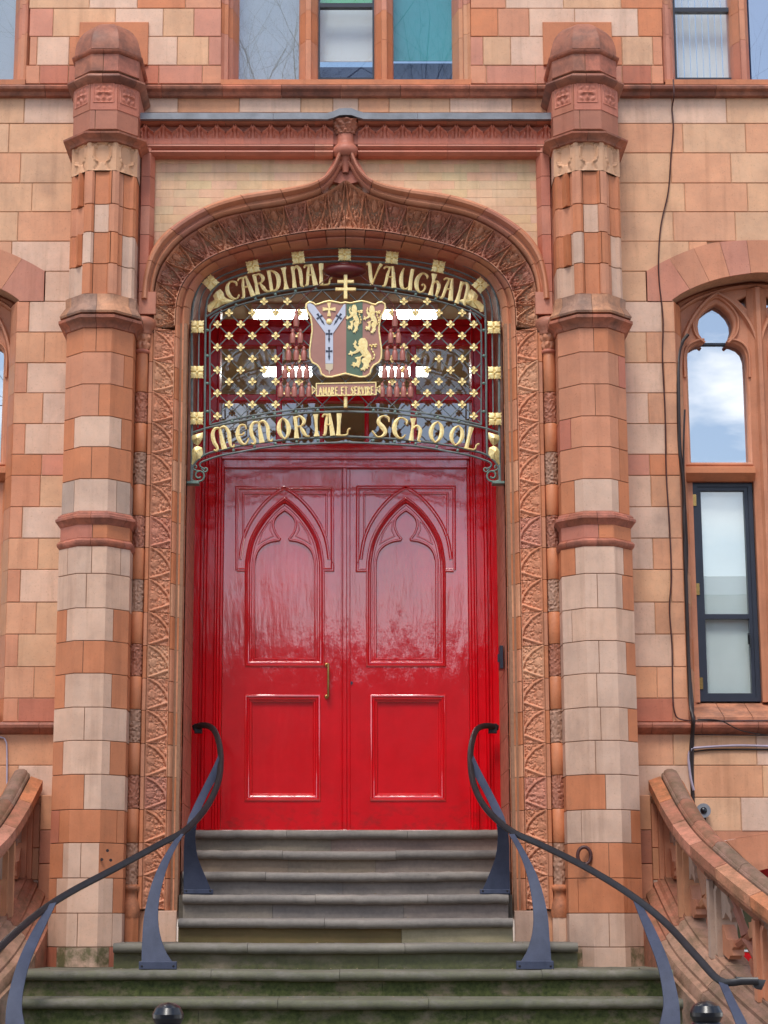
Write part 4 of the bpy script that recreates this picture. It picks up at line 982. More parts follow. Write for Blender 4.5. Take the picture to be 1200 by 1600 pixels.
# frieze: top mould, fleurons, lower mould
def xw(px, y=210, Y=-.02): return Xp(px, y, Y)
xa, xb = -1.455, 1.455
def hmould(y0, y1, Y, prof, name, colr, gaps=((xa, -.085), (.085, xb)), m='stone', step=.62):
    zt, zb = Zy(y0, Y - .03), Zy(y1, Y - .03)
    for g0, g1 in gaps:
        x = g0; k = 0
        while x < g1 - .01:
            x2 = min(g1, x + step)
            MB().sweep([(x + .001, Y, zb), (x2 - .001, Y, zb)], (0, 0, -1), [(-.08, 0)] + [(o_, -t * (zt - zb)) for o_, t in prof] + [(-.08, -(zt - zb))]).build(name, M[m], sur, shade(colr[k % len(colr)]), 40)
            x = x2; k += 1
hmould(187, 193, -.03, [(0, 0), (.02, .2), (.035, .5), (.035, 1)], 'cornice_stone', 'RTR')
hmould(225, 241, -.01, [(0, 0), (.004, .05), (.02, .12), (.03, .25), (.026, .38), (.008, .45), (.006, .55), (.022, .64), (.034, .8), (.03, .95), (0, 1)], 'frieze_moulding', 'QQPQ')
zt, zb = Zy(193, -.01), Zy(225, -.01); wd = (1.455 - .085) / 11
fr = MB()
def fle(u, v):
    x = (u - .5) * 2; y = 1 - v; h = 0     # y 0 bottom .. 1 top
    og = 1 - .85 * abs(x) ** .6 if abs(x) < .95 else 0          # ogee gable
    d = y - (0.42 + .52 * og * 1.0)
    h += .030 * math.exp(-(d / .07) ** 2)
    h += .034 * math.exp(-((x / .18) ** 2 + ((y - .72) / .14) ** 2)) + .016 * (math.exp(-(((abs(x) - .34) / .15) ** 2 + ((y - .52) / .08) ** 2)) + math.exp(-(((abs(x) - .42) / .10) ** 2 + ((y - .38) / .07) ** 2)))
    h -= .012 * math.exp(-((abs(x) - .22) / .07) ** 2 - ((y - .5) / .2) ** 2)
    if d > .08: h -= .022
    if abs(x) > .95: h += .006
    if y < .28: h = max(h, 0) * .3
    return Vector((-wd / 2 + wd * u + .0, -.012 - h, zt - .0 + (zb - zt) * v))
fr.grid(fle, 28, 28)
org_save = ORG[sur.name]
fm = None
for s in (-1, 1):
    for k in range(11):
        x = s * (.085 + wd * (k + .5))
        if fm is None:
            fo = fr.build('frieze_panel', M['carve'], sur, shade('Q', .05, 1.2), 50, recalc=False); fm = fo.data
        else:
            fo = fo.copy(); COL.objects.link(fo); fo.color = (*shade('Q', .1, 1.2), 1)
        fo.location.x = x
MB().box(-1.45, 1.45, -.004, YW + .1, zb, zt + .05).build('frieze_backing', M['stone'], sur, shade('Q'), 0)
MB().prism([(P(528, 240, .02).x, P(540, 240, .02).z), (P(552, 240, .02).x, P(540, 240, .02).z), (.16, Ic[-1].y + .02), (0, Ic[-1].y - .02), (-.16, Ic[-1].y + .02)], .015, .12).build('hood_stone', M['stone'], sur, shade('Q'), 0)
# lead flashing with a rise over the finial
def lead(a, b):
    xs = [a + (b - a) * k / 24 for k in range(25)]
    f = lambda x: .035 * max(0, math.exp(-(x / .085) ** 4)) + .003 * noise.noise(Vector((x * 5, 0, 0)))
    zt, zb = Zy(178, -.05), Zy(187, -.09)
    m_ = MB()
    for x in xs: m_.v += [Vector((x, YW + .02, zt + .035 + f(x))), Vector((x, -.08, zt + f(x) - .004)), Vector((x, -.10, zt - .012 + f(x))), Vector((x, -.102, zb + f(x) * .9)), Vector((x, -.09, zb + f(x) * .9 - .002)), Vector((x, -.05, zb + f(x) * .9 + .006))]
    for i in range(24):
        for j in range(5): m_.f.append((i * 6 + j, i * 6 + j + 1, (i + 1) * 6 + j + 1, (i + 1) * 6 + j))
    m_.build('lead_flashing', M['lead'], sur, smooth=40, recalc=False)
lead(-1.46, -.502); lead(-.5, .498); lead(.5, 1.46)
# finial of the ogee: neck, ring and leafy capital
fz = lambda y: Zy(y, -.1)
MB().lathe([(.02, fz(262)), (.036, fz(246)), (.048, fz(238)), (.06, fz(236))], 0, -.0, 16).build('finial_neck', M['stone'], sur, shade('Q'), 50)
MB().lathe([(.06, fz(238)), (.085, fz(234)), (.092, fz(229)), (.088, fz(224)), (.075, fz(221)), (.062, fz(219)), (.058, fz(214)), (.058, fz(203))], 0, 0, 24).build('finial_ring', M['stone'], sur, shade('Q'), 50)
def fcap(u, v):
    a = math.pi + math.pi * u; r0 = .058 + .042 * v ** 1.3 + .012 * abs(math.sin(a * 5 + v * 3)) + .012 * noise.noise(Vector((u * 9, v * 6, 3)))
    return Vector((r0 * math.cos(a), r0 * math.sin(a), fz(203) + (fz(184) - fz(203)) * v))
MB().grid(fcap, 50, 20).build('finial_capital', M['carve_dark'], sur, shade('T'), 50, recalc=False)
# ------------------------------------------------------------------ basement doorway right of the stair
bd = thing('basement_door', 'red basement door under a flat pink arch behind the stone balustrade', 'door', (3.35, .4, -2.2))
bx0, bx1 = Xp(1122, 1400, YW), Xp(1122, 1400, YW) + 1.55; bm = (bx0 + bx1) / 2
ii = [Vector((bx0 + (bx1 - bx0) * k / 24, 0, Zy(1384, YW) + .16 * math.sin(math.pi * k / 24) ** .8)) for k in range(25)]
ee = [Vector((bm + (p.x - bm) * 1.38, 0, p.z + .20 + (.0 if 3 < k < 21 else -.02))) for k, p in enumerate(ii)]
for k in range(6):
    a, b = k * 4, k * 4 + 4
    pl = [(p.x, p.z) for p in ii[a:b + 1]] + [(p.x, p.z) for p in reversed(ee[a:b + 1])]
    c0 = sum((Vector(p) for p in pl), Vector((0, 0))) / len(pl); pl = [tuple(c0 + (Vector(p) - c0) * .988) for p in pl]
    MB().prism(pl, YW - .004, YW + .3).build('arch_stone', M['stone'], wallR, shade('SSPSSP'[k]), 20)
for a, b in ((1.9, bx0), (bx1, 6)):
    MB().box(a, b, YW + .012, YW + .3, -2.25, Zy(1352, YW)).build('wall_base', M['stone'], wallR, shade('B'), 0)
MB().box(4.0, 6, YW + .012, YW + .3, -2.25, 4).build('wall_base', M['stone'], wallR, shade('B'), 0)
MB().box(-6, -3.7, YW + .012, YW + .3, -2.25, 4).build('wall_base', M['stone'], wallL, shade('B'), 0)
MB().box(-6, -1.9, YW + .016, YW + .3, -2.25, Zy(1600, YW)).build('wall_base', M['stone'], wallL, shade('B'), 0)
MB().prism([(p.x, p.z) for p in ee] + [(ee[-1].x, Zy(1296, YW)), (ee[0].x - .1, Zy(1296, YW)), (ee[0].x - .1, ee[0].z)], YW + .004, YW + .2).build('spandrel_stone', M['stone'], wallR, shade('S'), 0)
zt = Zy(1370, .42)
f_ = MB(); f_.box(bx0, bx0 + .09, .42, .5, -2.2, zt + .2); f_.box(bx1 - .09, bx1, .42, .5, -2.2, zt + .2); f_.box(bx0 + .09, bx1 - .09, .42, .5, Zy(1418, .42), zt + .2)
for y0, y1 in ((1488, 1504), (1508, 1530), (1580, 1640)): f_.box(bx0 + .09, bx1 - .09, .43, .5, Zy(y1, .42), Zy(y0, .42))
f_.build('door_frame', M['red'], bd, smooth=0)
MB().box(bx0 + .09, bx1 - .09, .46, .48, -2.2, Zy(1418, .42)).build('pane', simple('olive_glass', (104, 106, 76), .25, 3, .2), bd, smooth=0)
MB().box(bx0 + .09, bx1 - .09, .425, .435, Zy(1487, .42), Zy(1484, .42)).build('drip_bar', M['blind_white'], bd, smooth=0)

# ------------------------------------------------------------------ the red double door, its stepped frame and the transom
dd = thing('double_door', 'glossy red double door with gothic panels in a stepped red frame below a glazed transom', 'door', (0, 1.1, 0))
DP = lambda x, y, Y: (lambda p: (p.x, p.z))(P(x, y, Y))
YL = 1.16
# frame steps (widths in photo columns at mid height), each slightly deeper
fz1 = 4.25
frame = bpy.data.objects.new
steps_x = [(-1.10, -1.045, 1.05), (-1.045, -1.02, 1.075), (-1.02, -1.0, 1.055), (-1.0, -.94, 1.09), (-.94, -.925, 1.075), (-.925, -.905, 1.105), (-.905, -.885, 1.13)]
fr = None
for s in (-1, 1):
    m_ = MB()
    for a, b, y in steps_x: m_.box(s * a, s * b, y, 1.3, .0, fz1 if a < -.93 else Zy(700, 1.1), .004)
    m_.build('door_frame', M['red_trim'], dd, smooth=0)
# head beam between door and transom
m_ = MB(); hx = .904
zb0, zb1, zb2, zb3 = Zy(729, 1.1), Zy(717, 1.1), Zy(704, 1.1), Zy(692, 1.1)
m_.box(-hx + .02, hx - .02, 1.12, 1.3, zb0, zb1 - .0); m_.box(-hx, hx, 1.095, 1.3, zb1, zb1 + .018, .004); m_.box(-hx, hx, 1.115, 1.3, zb1 + .018, zb2); m_.box(-hx, hx, 1.07, 1.3, zb2, zb2 + .03, .006); m_.box(-hx, hx, 1.105, 1.3, zb2 + .03, zb3, .004)
m_.build('head_beam', M['red'], dd, smooth=0)
tr = MB().box(-.94, .94, 1.16, 1.26, Zy(540, 1.16), Zy(520, 1.16), .006)
tr.box(-.94, .94, 1.13, 1.26, Zy(520, 1.16), Zy(511, 1.16), .004); tr.box(-.94, .94, 1.15, 1.26, Zy(511, 1.16), Zy(499, 1.16), .006)
tr.build('transom_bar', M['red_trim'], dd, smooth=0)
MB().box(-.94, .94, 1.17, 1.26, Zy(626, 1.16), Zy(615, 1.16), .006).build('transom_bar', M['red_trim'], dd, smooth=0)
for px in (436, 646): 
    x = Xp(px, 600, 1.17); MB().box(x - .022, x + .022, 1.165, 1.25, Zy(692, 1.16), Zy(540, 1.16), .006).build('mullion', M['red_trim'], dd, smooth=0)
for px in (503, 573):
    x = Xp(px, 660, 1.17); MB().box(x - .016, x + .016, 1.175, 1.25, Zy(692, 1.16), Zy(626, 1.16), .005).build('mullion', M['red_trim'], dd, smooth=0)
MB().box(-.94, .94, 1.205, 1.212, Zy(692, 1.16), Zy(626, 1.16)).build('pane', M['glass'], dd, smooth=0)
MB().box(-.94, .94, 1.205, 1.212, Zy(615, 1.16), Zy(540, 1.16)).build('pane', M['glass_weak'], dd, smooth=0)
MB().box(-.94, .94, 1.205, 1.212, Zy(499, 1.16), fz1).build('pane', M['glass_weak'], dd, smooth=0)
def leaf(s):
    # photo columns of the left leaf; the right one mirrors them about 539.5
    q = (lambda x: x) if s < 0 else (lambda x: 1079 - x)
    W = lambda pts: [DP(q(x), y, YL) for x, y in pts]
    x0, x1 = sorted((s * -.0015 * -1, s * .884)) if True else 0
    zt, zb = Zy(730, YL), .006
    # gothic outlines
    inner = [(383, 1041)] + [(383, y) for y in (1000, 940, 900)] + [tuple(p)[:2] for p in cat([Vector((383.5, 878, 0)), Vector((389, 848, 0)), Vector((400, 824, 0)), Vector((415, 803, 0)), Vector((431, 787, 0)), Vector((444.7, 777, 0))], 4)]
    inner += [(889.4 - x, y) for x, y in reversed(inner[:-1])] 
    inner = [(x if x < 444.8 else x - 0, y) for x, y in inner]
    outer_l = [tuple(p)[:2] for p in cat([Vector((374.5, 874, 0)), Vector((380, 842, 0)), Vector((391, 816, 0)), Vector((407, 793, 0)), Vector((426, 774, 0)), Vector((444.7, 762, 0))], 4)]
    outer = outer_l + [(889.4 - x, y) for x, y in reversed(outer_l[:-1])]
    ip = W(inner)
    lower = W([(383, 1251), (383, 1086), (500, 1086), (500, 1251)])
    lf = plate('door_leaf', [(x0, zb), (x1, zb), (x1, zt), (x0, zt)], [ip, lower], YL, .04, M['red'], dd, .0015)
    MB().box(x0 + .002, x1 - .002, YL + .032, YL + .06, zb, zt - .002).build('door_panel', M['red'], lf, smooth=0)
    sw = lambda path, prof, nm='panel_moulding', cl=False: MB().sweep([(x, YL, z) for x, z in path], (0, -1, 0), prof, closed=cl).build(nm, M['red'], lf, smooth=35)
    reed = [(-.004, -.002), (-.004, .005), (.002, .010), (.009, .011), (.014, .006), (.017, -.001), (.022, .003), (.027, .002), (.032, -.006), (.036, -.012), (.044, -.012), (.05, -.020), (.05, -.034), (-.0, -.03)]
    # orientation: profile must run to the inside of the opening
    def inside(path, prof):
        a = sum((path[i - 1][0] * path[i][1] - path[i][0] * path[i - 1][1]) for i in range(len(path)))
        return path if a > 0 else path[::-1]
    def prof_in(path):
        p = [Vector((x, 0, z)) for x, z in path]; t = p[1] - p[0]; n = Vector((0, -1, 0)).cross(t); c = sum(p, Vector()) / len(p)
        return reed if n.dot(c - p[0]) > 0 else [(-a, b) for a, b in reed]
    sw(ip, prof_in(ip), cl=True); sw(lower, prof_in(lower), cl=True)
    ridge = [(-.009, -.001), (-.008, .006), (-.003, .010), (.003, .010), (.008, .006), (.009, -.001)]
    ridge2 = [(-.016, -.001), (-.015, .008), (-.008, .012), (-.004, .006), (.002, .006), (.006, .010), (.011, .008), (.012, -.001)]
    sw(W([(520, 878), (520, 891), (504, 891)]) , ridge2); sw(W([(370, 891), (370, 762), (519.5, 762), (520, 880)]), ridge2); sw(W([(383, 891), (370, 891)]), ridge2)
    sw(W(outer), ridge2)
    for pts in ([(380, 838), (380, 771), (428, 771)], [(510, 838), (510, 771), (462, 771)]): sw(W(pts), ridge)
    # round-headed sunk panel with trefoil bulb, standing inside the arch
    YPn = YL + .031
    W2 = lambda pts: [DP(q(x), y, YPn) for x, y in pts]
    head = [(397, 1030), (397, 940), (397, 888)] + [tuple(p)[:2] for p in cat([Vector((397.5, 876, 0)), Vector((402, 862, 0)), Vector((411, 852, 0)), Vector((424, 846, 0)), Vector((436, 844, 0))], 4)]
    bulb = [tuple(p)[:2] for p in cat([Vector((437, 842, 0)), Vector((431, 834, 0)), Vector((427, 822, 0)), Vector((429, 811, 0)), Vector((436, 803, 0)), Vector((444.7, 797, 0))], 4)]
    full_ = head + bulb; full_ = full_ + [(889.4 - x, y) for x, y in reversed(full_[:-1])]
    ow = W2(full_); inn = W2([(x, y) for x, y in inner]); cc = (sum(p[0] for p in inn) / len(inn), sum(p[1] for p in inn) / len(inn))
    ins = [(cc[0] + (x - cc[0]) * .90, cc[1] + (z - cc[1]) * .955) for x, z in inn]
    plate('arch_panel', ins, [ow], YPn - .012, .012, M['red'], lf, .002)
    MB().sweep([(x, YPn - .011, z) for x, z in ow], (0, -1, 0), ridge, closed=True).build('panel_moulding', M['red'], lf, smooth=35)
    for sg in (0, 1):
        g_ = (lambda x: x) if sg == 0 else (lambda x: 889.4 - x)
        tri = [(g_(x), y) for x, y in [(404, 850), (409, 834), (419, 818), (424, 815), (422, 828), (427, 838), (416, 843)]]
        MB().sweep([(x, YPn - .011, z) for x, z in W2(tri)], (0, -1, 0), [(a * .6, b * .7) for a, b in ridge], closed=True).build('panel_moulding', M['red'], lf, smooth=35)
    # meeting stile bead
    xs = s * .012
    if s < 0: 
        m2 = MB(); m2.box(-.022, .010, YL - .016, YL, zb, zt, .005); m2.box(-.034, -.024, YL - .008, YL, zb, zt, .003); m2.build('meeting_bead', M['red'], lf, smooth=0)
        hx, zt_, zb_ = Xp(513, 1063, YL), Zy(1038, YL), Zy(1090, YL)
        h = MB(); h.tube([(hx, YL - .045, zt_ + .0), (hx, YL - .048, (zt_ + zb_) / 2), (hx, YL - .045, zb_)], .0095, 10)
        for z in (zt_ - .006, zb_ + .006): h.tube([(hx - .012, YL + .0, z), (hx - .004, YL - .03, z), (hx, YL - .046, z)], .008, 8); h.ico((hx - .012, YL - .006, z), .016, 1, .5, 1)
        h.build('handle', M['brass'], lf, label='upright brass pull handle')
    else:
        m2 = MB(); m2.box(.026, .036, YL - .008, YL, zb, zt, .003); m2.build('meeting_bead', M['red'], lf, smooth=0)
        kx, kz = Xp(549, 1067, YL), Zy(1067, YL)
        k = MB(); k.tube([(kx, YL - .006, kz), (kx, YL + .002, kz)], .011, 10); k.box(kx - .002, kx + .003, YL - .008, YL - .002, kz - .016, kz); k.build('keyhole', M['dark_enamel'], lf, label='small dark keyhole')
leaf(-1); leaf(1)
db = thing('door_bell', 'small grey entry plate on the right reveal beside the door', 'entry plate', (1.07, .55, .95))
m_ = MB().box(1.055, 1.08, .5, .62, Zy(1046, .55), Zy(1010, .55), .003); m_.box(1.045, 1.056, .54, .58, Zy(1034, .55), Zy(1022, .55)); m_.build('plate', M['frame_dark'], db, smooth=0)

# ------------------------------------------------------------------ lobby behind the transom
lob = MB(); A0, A1, B0, B1, C1 = -2.2, 2.2, 1.32, 6.2, 4.14
lob.add([(A0, B0, 0), (A1, B0, 0), (A1, B1, 0), (A0, B1, 0), (A0, B0, C1), (A1, B0, C1), (A1, B1, C1), (A0, B1, C1)], [(0, 1, 2, 3), (4, 5, 6, 7), (3, 2, 6, 7), (0, 3, 7, 4), (1, 2, 6, 5)])
lob.box(A0, -1.1, 1.31, 1.33, 0, C1); lob.box(1.1, A1, 1.31, 1.33, 0, C1)
tag(lob.build('lobby_room', M['beige'], smooth=0, recalc=False), kind='structure')
bmz = MB()
for y in (2.75, 4.6): bmz.box(A0, A1, y, y + .12, C1 - .1, C1 - .002)
tag(bmz.build('ceiling_beams', M['beige'], smooth=0), kind='structure')
em = bpy.data.materials.new('lamp_glow'); em.use_nodes = True; eb = em.node_tree.nodes['Principled BSDF']
eb.inputs['Emission Color'].default_value = (1, .97, .92, 1); eb.inputs['Emission Strength'].default_value = 9
k = 0
for (xc_, yc_) in ((-.52, 2.13), (.51, 2.13), (-.51, 3.78), (.51, 3.78)):
    t = thing('ceiling_lamp', '%s square lit ceiling lamp seen through the transom %s of the shield' % (('nearer', 'nearer', 'farther', 'farther')[k], ('left', 'right')[k % 2]), 'lamp', (xc_, yc_, C1), 'lit lamps on the lobby ceiling'); k += 1
    MB().box(xc_ - .22, xc_ + .22, yc_ - .15, yc_ + .15, C1 - .05, C1 - .003).build('housing', M['blind_white'], t, smooth=0)
    MB().box(xc_ - .21, xc_ + .21, yc_ - .14, yc_ + .14, C1 - .06, C1 - .052).build('diffuser', em, t, smooth=0)

# ------------------------------------------------------------------ stone steps
stp = thing('stone_steps', 'flight of worn grey stone steps, mossy green towards the bottom, rising to the red door', 'steps', (0, -1.2, -2.25))
SY = lambda k: .9 - .32 * k
for k in range(0, 15):
    z = -.15 * k; yn = SY(k); hw = 1.075 if k < 3 else (1.045 if k < 5 else (1.41 if k == 5 else (1.93 + max(0, k - 8) * .06)))
    back = SY(k - 1) + .05 if k else 1.4
    if k == 5: back = .1
    if k == 6: back = .14
    if k >= 7: back = SY(k - 1) + .05
    if k == 0: back = 1.12
    nb = {0: 3, 1: 3, 2: 4, 3: 3, 4: 2, 5: 3, 6: 4, 7: 3}.get(k, 3)
    cuts = [-hw] + sorted(-hw + 2 * hw * ((j + 1) / nb + random.uniform(-.1, .1)) for j in range(nb - 1)) + [hw]
    if k == 2: cuts[1] = Xp(415, 1375, yn); cuts[2] = .6
    if k == 7: cuts[1:3] = [Xp(434, 1560, yn), Xp(670, 1560, yn)]
    t_ = .059
    for a, b in zip(cuts, cuts[1:]):
        dz = random.uniform(-.003, .002); w_ = random.uniform(.0, .006)
        seg = 26; m_ = MB(); prof = [(0, 0), (-.0, -.0)]
        pr = [(back, z), (yn + .03, z), (yn + .012, z - .004), (yn + .003, z - .014), (yn, z - .028), (yn + .004, z - .045), (yn + .014, z - t_ + .006), (yn + .03, z - t_), (back, z - t_)]
        rings = []
        for i in range(seg + 1):
            x = a + .0012 + (b - a - .0024) * i / seg
            wob = .004 * noise.noise(Vector((x * 3, k * 2.1, 0))) + .004 * noise.noise(Vector((x * 14, k, 5))) - .006 * math.exp(-(x / .8) ** 2)
            rings.append([Vector((x, y + (wob if y < back else 0) , zz + dz + (wob if y < back - .01 else 0))) for y, zz in pr])
        L_ = len(pr)
        for r_ in rings: m_.v += r_
        for i in range(seg):
            for q in range(L_): m_.f.append((i * L_ + q, i * L_ + (q + 1) % L_, (i + 1) * L_ + (q + 1) % L_, (i + 1) * L_ + q))
        m_.f.append(tuple(range(L_))); m_.f.append(tuple(range(seg * L_, (seg + 1) * L_))[::-1])
        g = random.uniform(.9, 1.1)
        m_.build('tread', M['tread'], stp, tuple(c * g for c in lin(134, 128, 122)), 50)
    MB().box(-hw + .004, hw - .004, yn + .075, back - .006, z - .16, z - t_ - .003).build('core', M['step'], stp, lin(90, 84, 76), 0)
    if k in (3, 4): MB().box(-1.079, 1.079, .075, back + .1, z - .16, z - .004).build('core', M['step'], stp, lin(90, 84, 76), 0)
    # risers
    nb2 = 2 + k % 2; cuts = [-hw] + sorted(-hw + 2 * hw * ((j + 1) / nb2 + random.uniform(-.12, .12)) for j in range(nb2 - 1)) + [hw]
    if k == 4: cuts = [-hw, Xp(628, 1460, yn), hw]
    for j, (a, b) in enumerate(zip(cuts, cuts[1:])):
        col = (142, 128, 112) if not (k == 4 and j == len(cuts) - 2) else (164, 152, 132)
        if k == 4 and j == 0: col = (122, 96, 66)
        if k in (2, 3): col = (130, 124, 118)
        MB().box(a + .001, b - .001, yn + .052 + random.uniform(-.001, .001), back - .004, z - .165, z - t_ - .001).build('riser', M['step'], stp, tuple(c * random.uniform(.92, 1.08) for c in lin(*col)), 0)

gm = MB(); rg = random.Random(5)
for q in range(150):
    k = rg.choice((1, 2, 3, 4, 5, 5, 6, 6, 6, 7, 7, 7, 8)); hw = 1.0 if k < 5 else (1.35 if k == 5 else 1.85)
    x = rg.uniform(-hw, hw); y = SY(k) + rg.uniform(.015, .24); z = -.15 * k; r_ = rg.uniform(.003, .009); a = rg.uniform(0, 6.3)
    gm.add([(x + r_ * math.cos(a), y + r_ * math.sin(a), z + .001), (x - r_ * .6 * math.sin(a), y + r_ * .6 * math.cos(a), z + r_ * .7), (x - r_ * math.cos(a), y - r_ * math.sin(a), z + .002), (x + r_ * .6 * math.sin(a), y - r_ * .6 * math.cos(a), z + r_ * .3)], [(0, 1, 2), (0, 2, 3), (0, 3, 1), (1, 3, 2)])
tag(gm.build('grit', simple('dry_grit', (150, 130, 100), .9, 90, .4), smooth=0), kind='stuff')
# ------------------------------------------------------------------ iron handrails
def blade(root, L_, R_, th=.018, nm='leg', mt='blue_iron'):
    n = 24
    l = resample(cat([P(*p) for p in L_], 6), n); r = resample(cat([P(*p) for p in R_], 6), n); m_ = MB()
    for a, b in zip(l, r):
        mm = (a + b) / 2
        m_.v += [a + Vector((0, 0, 0)), mm + Vector((0, -th * .18, 0)), b, b + Vector((0, th, 0)), mm + Vector((0, th, 0)), a + Vector((0, th, 0))]
    for i in range(n - 1):
        for q in range(6): m_.f.append((i * 6 + q, i * 6 + (q + 1) % 6, (i + 1) * 6 + (q + 1) % 6, (i + 1) * 6 + q))
    m_.f.append((0, 1, 2, 3, 4, 5)); m_.f.append(tuple((n - 1) * 6 + q for q in (5, 4, 3, 2, 1, 0)))
    return m_.build(nm, M[mt], root, smooth=25)
def rail(root, pts, hw=.021, hh=.017):
    c = resample(cat([P(*p) for p in pts], 8), 90); m_ = MB()
    for i, p in enumerate(c):
        t = (c[min(89, i + 1)] - c[max(0, i - 1)]).normalized()
        # flat section stays level: side vector horizontal, unless the rail runs almost upright
        sd = Vector((0, 1, 0)) if abs(t.z) > .75 and False else Vector((0, -1, 0)) - t * Vector((0, -1, 0)).dot(t)
        sd.normalize(); u = t.cross(sd).normalized()
        for a in range(8):
            an = 2 * math.pi * a / 8 + math.pi / 8; ca, sa = math.cos(an), math.sin(an)
            ca = math.copysign(abs(ca) ** .6, ca); sa = math.copysign(abs(sa) ** .6, sa)
            m_.v.append(p + sd * (ca * hh) + u * (sa * hw))
    for i in range(89):
        for k in range(8): m_.f.append((i * 8 + k, i * 8 + (k + 1) % 8, (i + 1) * 8 + (k + 1) % 8, (i + 1) * 8 + k))
    m_.f.append(tuple(range(8))); m_.f.append(tuple(89 * 8 + k for k in range(8))[::-1])
    return m_.build('rail', M['black_iron'], root, smooth=50)
def foot(root, x0, x1, y, Y, h=8):
    a, b = P(x0, y, Y), P(x1, y, Y); z1 = P(x0, y - h, Y).z; z0 = -.15 * round(-(a.z) / .15)
    m_ = MB().box(a.x, b.x, Y - .012, Y + .03, z0 + .0, z1 + .01, .004); m_.build('foot_plate', M['blue_iron'], root, smooth=0)
    for x in (a.x + .018, b.x - .018): MB().ico((x, Y - .013, z0 + .02), .007, 1, .6, 1, 6, 4).build('bolt', M['black_iron'], root)
hl = thing('handrail', 'curved black handrail on slate blue legs, on the left of the steps', 'handrail', P(247, 1513, -.95), 'pair of handrails beside the steps')
rail(hl, [(303, 1137, .93), (318, 1133, .86), (333, 1139, .74), (342, 1160, .56), (345, 1190, .36), (340, 1225, .14), (322, 1262, -.08), (290, 1297, -.32), (250, 1319, -.5), (180, 1357, -.8), (110, 1394, -1.1), (60, 1427, -1.35), (0, 1480, -1.75), (-60, 1545, -2.15)])
MB().box(Xp(304, 1139, .93), Xp(316, 1139, .93), .90, .95, P(304, 1146, .93).z, P(304, 1131, .93).z, .003).build('wall_bracket', M['black_iron'], hl, smooth=0)
blade(hl, [(287, 1399, .0), (287, 1350, -.05), (288, 1310, -.15), (293, 1283, -.2), (300, 1265, -.1), (316, 1232, .1), (332, 1200, .26), (341, 1180, .36)],
          [(333, 1399, .0), (322, 1372, -.02), (309, 1340, -.08), (305, 1310, -.15), (307, 1288, -.2), (312, 1270, -.1), (325, 1240, .1), (340, 1212, .26), (345, 1190, .36)])
foot(hl, 287, 333, 1400, .0)
blade(hl, [(221, 1508, -.95), (222, 1470, -.9), (226, 1425, -.82), (239, 1375, -.7), (258, 1335, -.55), (279, 1303, -.38)],
          [(273, 1508, -.95), (258, 1485, -.92), (248, 1450, -.86), (248, 1410, -.78), (258, 1365, -.66), (271, 1332, -.52), (287, 1303, -.38)])
foot(hl, 217, 276, 1513, -.95)
blade(hl, [(8, 1640, -1.9), (8, 1600, -1.85), (12, 1560, -1.78), (27, 1505, -1.65), (50, 1455, -1.45), (77, 1412, -1.27)],
          [(50, 1640, -1.9), (38, 1600, -1.85), (34, 1565, -1.78), (44, 1512, -1.65), (64, 1462, -1.45), (88, 1410, -1.27)])
foot(hl, 4, 56, 1645, -1.9)
hr = thing('handrail', 'curved black handrail on slate blue legs, on the right of the steps', 'handrail', P(836, 1511, -.95), 'pair of handrails beside the steps')
rail(hr, [(777, 1137, .93), (760, 1134, .86), (745, 1140, .74), (737, 1162, .56), (735, 1192, .36), (741, 1228, .14), (760, 1264, -.08), (798, 1298, -.32), (845, 1320, -.5), (915, 1355, -.8), (985, 1398, -1.1), (1040, 1442, -1.35), (1088, 1494, -1.65), (1126, 1533, -1.85), (1160, 1533, -1.9), (1185, 1533, -1.92)])
blade(hr, [(1150, 1530, -1.9), (1172, 1533, -1.91), (1180, 1544, -1.92), (1190, 1547, -1.93)], [(1150, 1526, -1.9), (1172, 1528, -1.91), (1185, 1530, -1.92), (1197, 1531, -1.93)], .03, 'scroll_end', 'black_iron')
MB().box(Xp(763, 1139, .93), Xp(776, 1139, .93), .90, .95, P(304, 1146, .93).z, P(304, 1131, .93).z, .003).build('wall_bracket', M['black_iron'], hr, smooth=0)
blade(hr, [(750, 1399, .0), (762, 1372, -.02), (774, 1340, -.08), (778, 1310, -.15), (776, 1288, -.2), (771, 1270, -.1), (757, 1240, .1), (742, 1212, .26), (736, 1190, .36)],
          [(797, 1399, .0), (796, 1350, -.05), (795, 1310, -.15), (790, 1283, -.2), (783, 1265, -.1), (766, 1232, .1), (749, 1200, .26), (740, 1180, .36)])
foot(hr, 750, 797, 1400, .0)
blade(hr, [(810, 1508, -.95), (824, 1485, -.92), (833, 1450, -.86), (832, 1410, -.78), (823, 1365, -.66), (811, 1332, -.52), (795, 1303, -.38)],
          [(862, 1508, -.95), (859, 1470, -.9), (855, 1425, -.82), (842, 1375, -.7), (823, 1335, -.55), (804, 1303, -.38)])
foot(hr, 807, 865, 1512, -.95)
blade(hr, [(1020, 1640, -1.9), (1031, 1600, -1.85), (1037, 1565, -1.78), (1028, 1510, -1.65), (1010, 1460, -1.45), (990, 1408, -1.15)],
          [(1062, 1640, -1.9), (1063, 1600, -1.85), (1060, 1560, -1.78), (1046, 1505, -1.65), (1025, 1455, -1.45), (1001, 1410, -1.15)])
foot(hr, 1016, 1066, 1645, -1.9)
blade(hr, [(1175, 1680, -2.4), (1150, 1600, -2.2), (1136, 1565, -2.05), (1122, 1532, -1.85)], [(1205, 1680, -2.4), (1168, 1600, -2.2), (1150, 1565, -2.05), (1134, 1532, -1.85)])

